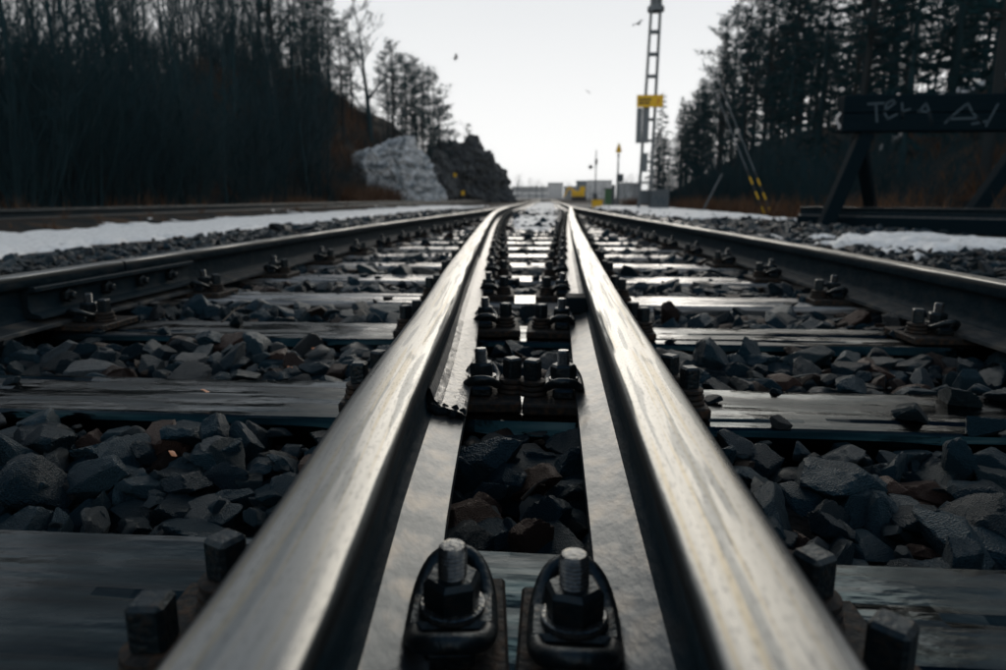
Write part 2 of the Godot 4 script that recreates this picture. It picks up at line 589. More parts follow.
# ------------------------------------------------------------------ rocks and stones
var ico_cache := {}
func icosphere(level: int) -> Array:
	if ico_cache.has(level): return ico_cache[level]
	var t := (1.0 + sqrt(5.0)) / 2.0
	var vs: Array = []
	for p in [[-1, t, 0], [1, t, 0], [-1, -t, 0], [1, -t, 0], [0, -1, t], [0, 1, t], [0, -1, -t], [0, 1, -t], [t, 0, -1], [t, 0, 1], [-t, 0, -1], [-t, 0, 1]]:
		vs.append(Vector3(p[0], p[1], p[2]).normalized())
	var fs: Array = [[0, 11, 5], [0, 5, 1], [0, 1, 7], [0, 7, 10], [0, 10, 11], [1, 5, 9], [5, 11, 4], [11, 10, 2], [10, 7, 6], [7, 1, 8], [3, 9, 4], [3, 4, 2], [3, 2, 6], [3, 6, 8], [3, 8, 9], [4, 9, 5], [2, 4, 11], [6, 2, 10], [8, 6, 7], [9, 8, 1]]
	for l in level:
		var mid := {}
		var nf: Array = []
		for f in fs:
			var k: Array = []
			for e in 3:
				var a: int = f[e]
				var b: int = f[(e + 1) % 3]
				var key := mini(a, b) * 100000 + maxi(a, b)
				if not mid.has(key):
					vs.append(((vs[a] + vs[b]) * .5).normalized())
					mid[key] = vs.size() - 1
				k.append(mid[key])
			nf.append_array([[f[0], k[0], k[2]], [f[1], k[1], k[0]], [f[2], k[2], k[1]], [k[0], k[1], k[2]]])
		fs = nf
	ico_cache[level] = [vs, fs]
	return ico_cache[level]

# crushed stone: a ball cut by random planes
func rock_mesh(seed_: int, level: int, cuts: int, stretch: Vector3, wob: float, wob_f: float, material: Material, faces := [], lo := .62) -> ArrayMesh:
	var r := RandomNumberGenerator.new()
	r.seed = seed_
	var pl: Array = []
	for k in cuts:
		var nn := Vector3(r.randfn(), r.randfn(), r.randfn()).normalized()
		pl.append([nn, r.randf_range(lo, 1.0)])
	for c in faces: pl.append([(c[0] as Vector3).normalized(), c[1]])
	var ico := icosphere(level)
	var pos: Array = []
	for p: Vector3 in ico[0]:
		var q := 1.25
		for c in pl:
			var dn: float = p.dot(c[0])
			if dn > .05: q = minf(q, c[1] / dn)
		q *= 1.0 + wob * noise.get_noise_3d(p.x * wob_f + seed_ * 7.0, p.y * wob_f, p.z * wob_f)
		if level > 3:
			q *= 1.0 + wob * .5 * noise.get_noise_3d(p.x * wob_f * 3.0 + seed_ * 3.0, p.y * wob_f * 3.0, p.z * wob_f * 3.0)
			var crack := absf(noise.get_noise_3d(p.x * wob_f * 1.6, p.y * wob_f * .8 + seed_ * 5.0, p.z * wob_f * 1.6))
			q *= 1.0 - .10 * (1.0 - ss(.0, .09, crack))
			q = lerpf(q, roundf(q * 11.0) / 11.0, .55)
		pos.append(p * q * stretch)
	var mb := MB.new()
	for f in ico[1]:
		mb.tri(pos[f[0]], pos[f[1]], pos[f[2]])
	return mb.mesh(material)

# ------------------------------------------------------------------ trees
func bare_tree(seed_: int, h: float, r0: float, limbs: int, low: float, spread: float, trunk_mat: Material, called: String, label: String, group: String, twigs := 5, lean := .03) -> Node3D:
	var r := RandomNumberGenerator.new()
	r.seed = seed_
	var o := thing(called, label, "tree", Vector3.ZERO, group)
	var t := MB.new()
	var tp: Array = []
	var tr: Array = []
	var p := Vector3(0, -.3, 0)
	var dir := Vector3(r.randf_range(-lean, lean), 1, r.randf_range(-lean, lean)).normalized()
	for i in 13:
		tp.append(p)
		tr.append(lerpf(r0, .012, pow(i / 12.0, .85)) * (1.35 if i == 0 else 1.0))
		p += dir * (h / 12.0)
		dir = (dir + Vector3(r.randf_range(-1, 1), 0, r.randf_range(-1, 1)) * .07).normalized()
	t.tube(tp, tr, 7)
	part("trunk", t.mesh(trunk_mat), o)
	var c := MB.new()
	for l in limbs:
		var f := lerpf(low, .97, pow(float(l) / limbs, .8)) + r.randf_range(-.02, .02)
		var fi := clampf(f * 12.0, 0, 11.98)
		var a: Vector3 = tp[int(fi)].lerp(tp[int(fi) + 1], fi - int(fi))
		var g := r.randf() * TAU
		var len := h * spread * lerpf(1.0, .28, (f - low) / (1.0 - low)) * r.randf_range(.7, 1.2)
		var dv := Vector3(cos(g), r.randf_range(.5, 1.3), sin(g)).normalized()
		grow(c, r, a, dv, len, tr[int(fi)] * .42, 2, twigs)
	part("crown", c.mesh(M.twig), o)
	return o

func grow(c: MB, r: RandomNumberGenerator, a: Vector3, dv: Vector3, len: float, rad: float, depth: int, twigs: int) -> void:
	var seg := 4 if depth > 1 else 3 if depth > 0 else 2
	var pts: Array = [a]
	var rr: Array = [rad]
	var p := a
	var d := dv
	for i in seg:
		d = (d + Vector3(r.randf_range(-1, 1), r.randf_range(-.5, .9), r.randf_range(-1, 1)) * .22).normalized()
		p += d * len / seg
		pts.append(p)
		rr.append(maxf(rad * (1.0 - .82 * (i + 1) / seg), least_twig * .7))
	c.tube(pts, rr, 4 if depth > 1 else 3)
	if depth == 0: return
	for k in twigs + (1 if depth > 1 else 0):
		var f := r.randf_range(.25, 1.0) * seg
		var i := mini(int(f), seg - 1)
		var q: Vector3 = pts[i].lerp(pts[i + 1], f - i)
		var nd := (d + Vector3(r.randf_range(-1, 1), r.randf_range(-.3, .8), r.randf_range(-1, 1)) * .95).normalized()
		grow(c, r, q, nd, len * r.randf_range(.32, .6), maxf(rad * .42, least_twig), depth - 1, twigs)

func spray(c: MB, r: RandomNumberGenerator, p: Vector3, d: Vector3, len: float, w: float) -> void:
	var s := d.cross(Vector3(r.randf_range(-1, 1), r.randf_range(-1, 1), r.randf_range(-1, 1))).normalized() * w
	c.tri(p - s * .5, p + s * .5, p + d * len)

func pine(seed_: int, h: float, r0: float, crown_from: float, width: float, called: String, label: String, group: String) -> Node3D:
	var r := RandomNumberGenerator.new()
	r.seed = seed_
	var o := thing(called, label, "tree", Vector3.ZERO, group)
	var t := MB.new()
	var tp: Array = []
	var tr: Array = []
	var p := Vector3(0, -.3, 0)
	for i in 11:
		tp.append(p); tr.append(lerpf(r0, .02, i / 10.0))
		p += Vector3(r.randf_range(-.05, .05), 1, r.randf_range(-.05, .05)) * h / 10.0
	t.tube(tp, tr, 7)
	var c := MB.new()
	var nb := int(h * 5.0)
	for b in nb:
		var f := lerpf(crown_from, .99, float(b) / nb)
		var fi := minf(f * 10.0, 9.98)
		var a: Vector3 = tp[int(fi)].lerp(tp[int(fi) + 1], fi - int(fi))
		var g := r.randf() * TAU
		var k := (f - crown_from) / (1 - crown_from)
		var len := width * (.45 + .75 * sin(PI * clampf(k * .8 + .18, 0, 1))) * r.randf_range(.5, 1.15) * (1.0 if k < .85 else .55)
		var dv := Vector3(cos(g), r.randf_range(-.1, .55), sin(g)).normalized()
		var e := a + dv * len
		var md := a + dv * len * .5 + Vector3(0, -.06 * len, 0)
		t.tube([a, md, e], [.03 + .02 * (1 - k), .02, .008], 3)
		for q in 5 + int(len * 4):
			var u := r.randf_range(.4, 1.05)
			var at := a.lerp(e, u) + Vector3(r.randf_range(-.22, .22), r.randf_range(-.1, .22), r.randf_range(-.22, .22))
			for z in 9:
				spray(c, r, at, Vector3(r.randfn(), r.randfn() * .7 + .35, r.randfn()).normalized(), r.randf_range(.12, .26), .035)
	part("trunk", t.mesh(M.pine_bark), o)
	part("crown", c.mesh(M.needle), o)
	return o

func spruce(seed_: int, h: float, r0: float, width: float, from: float, called: String, label: String, group: String) -> Node3D:
	var r := RandomNumberGenerator.new()
	r.seed = seed_
	var o := thing(called, label, "tree", Vector3.ZERO, group)
	var t := MB.new()
	t.tube([Vector3(0, -.3, 0), Vector3(.03, h * .5, .02), Vector3(0, h, 0)], [r0, r0 * .55, .012], 7)
	var c := MB.new()
	var nb := int(h * 11.0)
	for b in nb:
		var k := float(b) / nb
		var y := h * lerpf(from, .985, k)
		var g := r.randf() * TAU
		var len := width * pow(1.0 - k, .8) * r.randf_range(.6, 1.15) + .12
		var dv := Vector3(cos(g), r.randf_range(-.35, .05) + k * .4, sin(g)).normalized()
		var a := Vector3(0, y, 0)
		var e := a + dv * len
		if b % 2 == 0: t.tube([a, e], [.022, .005], 3)
		var m := int(5 + len * 13)
		for q in m:
			var u := r.randf_range(.18, 1.0)
			var at := a.lerp(e, u) + Vector3(0, -.1 * u * len, 0)
			var sd := (dv.rotated(Vector3.UP, r.randf_range(-1.1, 1.1)) + Vector3(0, r.randf_range(-.75, .05), 0)).normalized()
			spray(c, r, at, sd, r.randf_range(.22, .5), .1)
	part("trunk", t.mesh(M.bark), o)
	part("crown", c.mesh(M.spruce), o)
	return o

func shrub(seed_: int, h: float, stems: int, called: String, label: String, group: String) -> Node3D:
	var r := RandomNumberGenerator.new()
	r.seed = seed_
	var o := thing(called, label, "shrub", Vector3.ZERO, group)
	var c := MB.new()
	var s := MB.new()
	for k in stems:
		var g := r.randf() * TAU
		var a := Vector3(cos(g), 0, sin(g)) * r.randf() * .5 + Vector3(0, -.1, 0)
		var d := Vector3(cos(g) * r.randf_range(.05, .6), 1, sin(g) * r.randf_range(.05, .6)).normalized()
		var len := h * r.randf_range(.5, 1.05)
		var b := a + d * len * .5
		var e := b + (d + Vector3(r.randf_range(-.4, .4), 0, r.randf_range(-.4, .4))).normalized() * len * .5
		s.tube([a, b, e], [.014, .009, .004], 3)
		for q in 7:
			var u := r.randf_range(.3, 1.0)
			var at := a.lerp(b, u * 2) if u < .5 else b.lerp(e, u * 2 - 1)
			grow(c, r, at, (d + Vector3(r.randf_range(-1, 1), r.randf_range(-.2, .5), r.randf_range(-1, 1)) * .9).normalized(), len * r.randf_range(.18, .4), .005, 1, 3)
	part("stem_cluster", s.mesh(M.bark), o).set_meta("kind", "stuff")
	part("crown", c.mesh(M.twig), o).set_meta("kind", "stuff")
	return o

# ------------------------------------------------------------------ sleepers and fastenings
const PITCH := .665
func sleeper_back(k: int) -> float: return .685 + PITCH * k
const SLEEPER_W := .245

func sleeper_mesh(seed_: int, len: float, w: float, h: float, timber: Material) -> ArrayMesh:
	var r := RandomNumberGenerator.new()
	r.seed = seed_
	var mb := MB.new()
	var nx := 110
	var prof := [[-1.0, -h], [-1.0, -.014], [-.965, -.003]]
	for i in 21: prof.append([-.92 + 1.84 * i / 20.0, 0.0])
	prof.append_array([[.965, -.003], [1.0, -.014], [1.0, -h]])
	# drying splits: long narrow grooves that follow the grain
	var split := []
	for k in 8: split.append([r.randi_range(4, prof.size() - 5), r.randf() * len - len * .5, r.randf_range(.12, .7), r.randf_range(.004, .011)])
	var rows: Array = []
	for i in nx + 1:
		var x := (float(i) / nx - .5) * len
		var row: Array = []
		for j in prof.size():
			var p: Array = prof[j]
			var e := absf(p[0]) > .94
			var z: float = p[0] * w * .5
			var y: float = p[1]
			if y > -.05:
				y += noise.get_noise_3d(x * 60.0, z * 700.0 + seed_ * 31.0, 3.0) * .0032 - (maxf(0.0, noise.get_noise_3d(x * 110.0, seed_ * 17.0, p[0] * 20.0)) * .03 if e else 0.0)
				for q in split:
					if q[0] == j and absf(x - q[1]) < q[2]: y -= q[3] * (1.0 - pow(absf(x - q[1]) / q[2], 4.0))
			z += noise.get_noise_3d(x * 50.0, seed_ * 11.0, p[0] * 3.0) * .006
			row.append(Vector3(x, y, z))
		rows.append(row)
	for i in nx:
		for j in prof.size() - 1:
			var k := mb.v.size()
			mb.quad(rows[i][j], rows[i][j + 1], rows[i + 1][j + 1], rows[i + 1][j])
			for t in 4:
				var p := mb.v[k + t]
				mb.uv[k + t] = Vector2(p.x * 1.1 + seed_ * .37, (p.z + (p.y if absf(prof[j][0]) >= 1.0 else 0.0)) * 3.1 + seed_ * .23)
	for e in [0, nx]:
		var l: Array = rows[e].duplicate()
		if e == 0: l.reverse()
		mb.poly(l)
	return mb.mesh(timber)

var FM := {}
func fastening_meshes() -> void:
	var b := MB.new()
	# threaded bolt: ridged shank with a domed end
	var pr: Array = [Vector2(.0122, -.03)]
	var y := 0.0
	while y < .047:
		pr.append(Vector2(.0124, y)); pr.append(Vector2(.0106, y + .0018)); y += .0036
	pr.append(Vector2(.0118, .049)); pr.append(Vector2(.0098, .0518)); pr.append(Vector2(.0001, .0524))
	b.lathe(pr, 20, Vector3.ZERO)
	FM.bolt = b.mesh(M.bolt)
	b = MB.new()
	b.lathe([Vector2(.024, 0), Vector2(.0245, .004), Vector2(.0245, .021), Vector2(.0205, .0252), Vector2(.0118, .0254)], 6, Vector3.ZERO, false, .4)
	FM.nut = b.mesh(M.iron)
	b = MB.new()
	b.lathe([Vector2(.0275, 0), Vector2(.028, .0015), Vector2(.0275, .0055), Vector2(.026, .006), Vector2(.011, .0062)], 24, Vector3.ZERO)
	FM.washer = b.mesh(M.bolt)
	# ring-shaped spring clip
	var ring: Array = []
	for i in 44:
		var g := TAU * i / 44.0
		var cx := cos(g)
		var sz := sin(g)
		var x := signf(cx) * pow(absf(cx), .75) * .031
		var z := signf(sz) * pow(absf(sz), .8) * .068
		var e := absf(z) / .068
		ring.append(Vector3(x, .033 + (.026 if z > 0 else .023) * e * e, z))
	b = MB.new()
	b.wire(ring, .0078, 10, true)
	FM.clip = b.mesh(M.iron)
	b = MB.new()
	b.box(Vector3(0, .038, 0), Vector3(.074, .011, .046), .004)
	b.box(Vector3(0, .029, .040), Vector3(.040, .018, .020), .004)
	b.box(Vector3(0, .029, -.040), Vector3(.040, .018, .020), .004)
	FM.bridge = b.mesh(M.iron)
	b = MB.new()
	b.lathe([Vector2(.027, 0), Vector2(.029, .004), Vector2(.027, .008), Vector2(.0235, .009), Vector2(.027, .012), Vector2(.0265, .017), Vector2(.022, .0185), Vector2(.0255, .022), Vector2(.025, .027), Vector2(.017, .029), Vector2(.001, .0292)], 22, Vector3.ZERO)
	FM.collar = b.mesh(M.rusty)
	b = MB.new()
	b.box(Vector3(0, .047, 0), Vector3(.028, .040, .028), .0035)
	FM.square = b.mesh(M.iron)

var plates := {}
func plate_mesh(l: float, r: float) -> ArrayMesh:
	var key := "%.3f %.3f" % [l, r]
	if not plates.has(key):
		var b := MB.new()
		b.box(Vector3((r - l) * .5, .0098, 0), Vector3(l + r, .0195, .17), .003)
		plates[key] = b.mesh(M.rusty)
	return plates[key]

func fastening(x: float, z: float, skew: float, inner_right: bool, inner_half: float, label: String, group: String) -> Node3D:
	# inner side (clip, bolt, screw) towards +x when inner_right, outer side (two screws) on the other
	var o := thing("rail_fastening", label, "rail fastening", Vector3(x, 0.001, z), group)
	o.rotation.y = skew
	var s := 1.0 if inner_right else -1.0
	var outer := .165
	part("base_plate", plate_mesh(outer if inner_right else inner_half, inner_half if inner_right else outer), o)
	part("spring_clip", FM.clip, o, Vector3(.092 * s, 0, 0))
	part("clip_seat", FM.bridge, o, Vector3(.092 * s, 0, 0))
	var bo := part("bolt", FM.bolt, o, Vector3(.092 * s, .050, 0), Basis(Vector3(rng.randf_range(-1, 1), 0, rng.randf_range(-1, 1)).normalized(), .04))
	part("washer", FM.washer, bo, Vector3(0, -.0065, 0))
	part("nut", FM.nut, bo, Vector3(0, 0, 0), Basis(Vector3.UP, rng.randf() * TAU))
	if inner_half > .15:
		screw(o, Vector3(.150 * s, .0195, .012))
	for q in [-1.0, 1.0]:
		screw(o, Vector3(-(.112 + (.02 if q > 0 else 0.0)) * s, .0195, .047 * q))
	return o

func screw(o: Node3D, at: Vector3) -> void:
	var c := part("coach_screw", FM.collar, o, at, Basis(Vector3.UP, rng.randf() * TAU))
	part("square_head", FM.square, c)

# ------------------------------------------------------------------ snow
func snow_patch(label: String, x0: float, x1: float, d0: float, d1: float, step: float, thick: float, cover: Callable, y_of: Callable, kind_group := "") -> void:
	var mb := MB.new()
	var nx := int((x1 - x0) / step) + 1
	var nz := int((d1 - d0) / step) + 1
	var h := PackedFloat32Array()
	h.resize(nx * nz)
	for j in nz:
		for i in nx:
			var x := x0 + i * step
			var d := d0 + j * step
			h[j * nx + i] = cover.call(x, d)
	var idx := {}
	for j in nz - 1:
		for i in nx - 1:
			var any := maxf(maxf(h[j * nx + i], h[j * nx + i + 1]), maxf(h[(j + 1) * nx + i], h[(j + 1) * nx + i + 1])) > 0.0
			if not any: continue
			var q: Array = []
			for e in [[0, 0], [1, 0], [1, 1], [0, 1]]:
				var k: int = (j + e[1]) * nx + i + e[0]
				if not idx.has(k):
					var x: float = x0 + (i + e[0]) * step
					var d: float = d0 + (j + e[1]) * step
					var a := h[k]
					var y: float = y_of.call(x, -d) + (minf(a * 3.0, 1.0) * thick + noise.get_noise_2d(x * 90.0, d * 90.0) * thick * .35 if a > 0 else -.06)
					idx[k] = mb.add(Vector3(x, y, -d), Vector3.UP)
				q.append(idx[k])
			mb.ix.append_array([q[0], q[2], q[1], q[0], q[3], q[2]])
	if mb.v.size() == 0: return
	# smooth normals
	var nn := PackedVector3Array()
	nn.resize(mb.v.size())
	for t in range(0, mb.ix.size(), 3):
		var a := mb.ix[t]
		var b := mb.ix[t + 1]
		var c := mb.ix[t + 2]
		var f := (mb.v[b] - mb.v[a]).cross(mb.v[c] - mb.v[a])
		if f.y < 0: f = -f
		nn[a] += f; nn[b] += f; nn[c] += f
	for t in nn.size(): mb.n[t] = nn[t].normalized()
	structure("snow_patch", mb.mesh(M.snow), "stuff", label)

func ribbon(mb: MB, pts: Array, w: float, z: float) -> void:
	for i in pts.size() - 1:
		var a: Vector2 = pts[i]
		var b: Vector2 = pts[i + 1]
		var t := (b - a).normalized()
		var s := Vector2(-t.y, t.x) * w * .5
		var a2 := a - t * w * .3
		var b2 := b + t * w * .3
		mb.quad(Vector3(a2.x - s.x, a2.y - s.y, z), Vector3(b2.x - s.x, b2.y - s.y, z), Vector3(b2.x + s.x, b2.y + s.y, z), Vector3(a2.x + s.x, a2.y + s.y, z))

func ordinal(k: int) -> String:
	var w := ["zeroth", "first", "second", "third", "fourth", "fifth", "sixth", "seventh", "eighth", "ninth", "tenth", "eleventh", "twelfth", "thirteenth", "fourteenth", "fifteenth", "sixteenth", "seventeenth", "eighteenth", "nineteenth", "twentieth"]
	return w[k] if k < w.size() else "far"

# ==================================================================
func _ready() -> void:
	rng.seed = 4711
	noise.seed = 5
	noise.frequency = .02
	# ---- camera
	var cam := Camera3D.new()
	cam.name = "camera"
	add_child(cam)
	cam.position = Vector3(0, CAM_Y, 0)
	cam.rotation_degrees = Vector3(-11.56, 4.35, 0)
	cam.fov = 53.13
	cam.near = .05
	cam.far = 4000
	var lens := CameraAttributesPhysical.new()
	lens.frustum_focal_length = 24.0
	lens.frustum_focus_distance = .95
	lens.exposure_aperture = 4.5
	lens.frustum_near = .05
	lens.frustum_far = 4000
	cam.attributes = lens
	cam.current = true
	cam_basis = cam.transform.basis
	# ---- sky and sun: a bright, evenly overcast sky
	var env := Environment.new()
	env.background_mode = Environment.BG_SKY
	var sm := ProceduralSkyMaterial.new()
	sm.sky_horizon_color = Color(.985, .983, .976)
	sm.sky_top_color = Color(.02, .31, .46)
	sm.sky_curve = .6
	sm.ground_horizon_color = Color(.2, .21, .22)
	sm.ground_bottom_color = Color(.1, .1, .1)
	sm.sun_angle_max = 1.0
	sm.sky_energy_multiplier = 1.18
	var sky := Sky.new()
	sky.sky_material = sm
	env.sky = sky
	env.tonemap_mode = Environment.TONE_MAPPER_LINEAR
	env.tonemap_exposure = .8
	env.fog_enabled = true
	env.fog_density = .0002
	env.fog_light_color = Color(.93, .94, .95)
	env.sdfgi_enabled = true
	env.ssao_enabled = true
	env.ssil_enabled = true
	var we := WorldEnvironment.new()
	we.name = "environment"
	we.environment = env
	add_child(we)
	var sun := DirectionalLight3D.new()
	sun.name = "sun"
	sun.light_energy = .5
	sun.light_angular_distance = 48.0
	sun.light_color = Color(1, .96, .9)
	sun.rotation_degrees = Vector3(-19, 171, 0)
	sun.shadow_enabled = true
	sun.sky_mode = DirectionalLight3D.SKY_MODE_LIGHT_ONLY
	add_child(sun)
	make_materials()
	build_ground()
	build_ballast()
	build_track()
	build_far_track()
	build_snow()
	build_rocks()
	build_forest()
	build_buffer_stop()
	build_mast()
	build_signs()
	build_town()
	build_small_things()

func build_ground() -> void:
	var xs: Array = []
	var zs: Array = []
	var x := 0.0
	while x < 900.0:
		xs.append(x)
		if x > 0: xs.push_front(-x)
		x += .9 if x < 40 else x * .12
	var d := -30.0
	while d < 1500.0:
		zs.append(d)
		d += 1.0 if d < 45 else maxf(1.6, (d - 30) * .06)
	var mb := MB.new()
	var nx := xs.size()
	for q in zs:
		for p in xs:
			var e := .3
			var y := ground_y(p, -q)
			var nn := Vector3(y - ground_y(p + e, -q), e, y - ground_y(p, -q + e)).normalized()
			mb.add(Vector3(p, y, -q), nn)
	for j in zs.size() - 1:
		for i in nx - 1:
			var a := j * nx + i
			mb.ix.append_array([a, a + nx, a + 1, a + 1, a + nx, a + nx + 1])
	structure("ground", mb.mesh(M.soil))

func bed_y(x: float, z: float) -> float:
	var y := -.105
	y -= .07 * ss(-3.4, -4.6, x) + .07 * ss(4.0, 5.5, x)
	return y + noise.get_noise_2d(x * 60.0, z * 60.0) * .02

func build_ballast() -> void:
	var bed := Node3D.new()
	bed.name = numbered("ballast_bed")
	add_child(bed)
	bed.set_meta("kind", "structure")
	var mb := MB.new()
	var nx := 60
	var nz := 140
	for j in nz + 1:
		var d := -1.5 + 62.0 * pow(float(j) / nz, 1.7)
		for i in nx + 1:
			var x := lerpf(-4.9, 5.6, float(i) / nx)
			var y := bed_y(x, -d)
			mb.add(Vector3(x, y, -d), Vector3(y - bed_y(x + .02, -d), .02, y - bed_y(x, -d + .02)).normalized())
	for j in nz:
		for i in nx:
			var a := j * (nx + 1) + i
			mb.ix.append_array([a, a + nx + 1, a + 1, a + 1, a + nx + 1, a + nx + 2])
	part("gravel_base", mb.mesh(M.bed), bed).set_meta("kind", "stuff")
	# stone shapes
	var shapes: Array = []
	for k in 14:
		var st := Vector3(rng.randf_range(1.25, 1.9), rng.randf_range(.55, .95), rng.randf_range(1.0, 1.5))
		shapes.append(rock_mesh(100 + k, 3, 15 + k % 5, st, .07, 70.0, null, [], .44))
	var list: Array = []
	var zones := [[-2.6, 2.3, .3, 3.2, .046, 1.0], [-2.6, 2.3, 3.2, 8.0, .06, 1.15], [-2.6, 2.3, 8.0, 22.0, .12, 1.6], [-4.8, -2.6, 2.0, 9.0, .075, 1.0], [-4.8, -2.6, 9.0, 26.0, .14, 1.7], [2.3, 5.4, 2.0, 9.0, .075, 1.0], [2.3, 5.4, 9.0, 30.0, .14, 1.7]]
	for zn in zones:
		var d: float = zn[2]
		while d < zn[3]:
			var x: float = zn[0]
			while x < zn[1]:
				var px: float = x + rng.randf_range(-.5, .5) * zn[4]
				var pd: float = d + rng.randf_range(-.5, .5) * zn[4]
				x += zn[4]
				var r: float = rng.randf_range(.019, .036) * zn[5]
				if rng.randf() < .13: r *= 1.45
				var y := bed_y(px, -pd) + r * .45 + rng.randf_range(0.0, .034)
				# keep clear of the sleepers
				if px > -2.45 and px < 2.1:
					var k := int(floor((pd - .685) / PITCH)) + 1
					var back := sleeper_back(k)
					var front := back - SLEEPER_W
					var prev := sleeper_back(k - 1)
					if pd > front - r * .75 or pd < prev + r * .75: continue
					y += .040
				var pos := Vector3(px, y, -pd)
				if not in_frame(pos, 160.0): continue
				list.append([pos, r])
			d += zn[4]
	# chips and grit between the stones
	for k in 9000:
		var d := .4 + 5.5 * pow(rng.randf(), 1.5)
		var x := rng.randf_range(-2.2, 1.9)
		var kk := int(floor((d - .685) / PITCH)) + 1
		if d > sleeper_back(kk) - SLEEPER_W - .01 or d < sleeper_back(kk - 1) + .01: continue
		var pos := Vector3(x, bed_y(x, -d) + rng.randf_range(.03, .085), -d)
		if in_frame(pos, 60.0): list.append([pos, rng.randf_range(.006, .015)])
	# some stones thrown up on the sleepers
	for k in 170:
		var sk := rng.randi_range(1, 16)
		var x := rng.randf_range(-1.3, 1.0)
		var d := sleeper_back(sk) - rng.randf() * SLEEPER_W
		var near := 9.0
		for p in PATHS: near = minf(near, absf(rail_x(p, d) - x))
		if near < .13 or (x > rail_x("il", d) and x < rail_x("ir", d) and rng.randf() < .6): continue
		var r := rng.randf_range(.006, .02)
		if x > .45 and rng.randf() < .35: r = rng.randf_range(.02, .034)
		list.append([Vector3(x, r * .25, -d), r])
	var made: Array = []
	for it in list:
		var p: Vector3 = it[0]
		var s := to_px(p)
		var size := 0.0
		if s.z > 0 and s.x > 0 and s.x < 1006 and s.y < 668: size = it[1] / s.z
		var b := Basis(Vector3(rng.randfn(), 0, rng.randfn()).normalized(), rng.randfn() * .7) * Basis(Vector3.UP, rng.randf() * TAU)
		made.append([size, Transform3D(b.scaled(Vector3.ONE * it[1]), p), rng.randi() % shapes.size(), rng.randf(), rng.randf()])
	made.sort_custom(func(a, b): return a[0] > b[0])
	var weights := [.36, .62, .80, .90, .93, 1.0]
	for k in 300:
		var it: Array = made[k]
		var tone := 0
		while it[3] > weights[tone]: tone += 1
		var o := part("ballast_stone", shapes[it[2]], bed)
		o.transform = it[1]
		o.material_override = M.stones[tone]
	var per: Array = []
	for k in shapes.size(): per.append([])
	for k in range(300, made.size()): per[made[k][2]].append(made[k])
	for k in shapes.size():
		var mm_ := MultiMesh.new()
		mm_.transform_format = MultiMesh.TRANSFORM_3D
		mm_.use_colors = true
		mm_.mesh = shapes[k]
		mm_.instance_count = per[k].size()
		for i in per[k].size():
			var it: Array = per[k][i]
			mm_.set_instance_transform(i, it[1])
			var v: float = lerpf(.25, .72, it[4])
			var c := Color(.024, .066, .094)
			if it[3] > .93: c = Color(.13, .15, .16)
			elif it[3] > .84: c = Color(.072, .053, .046)
			elif it[3] > .6: c = Color(.040, .082, .106)
			mm_.set_instance_color(i, Color(c.r * v, c.g * v, c.b * v))
		var o := MultiMeshInstance3D.new()
		o.name = "stone_fill"
		o.multimesh = mm_
		o.material_override = M.stone_mix
		o.set_meta("kind", "stuff")
		bed.add_child(o, true)
	print("stones ", made.size())

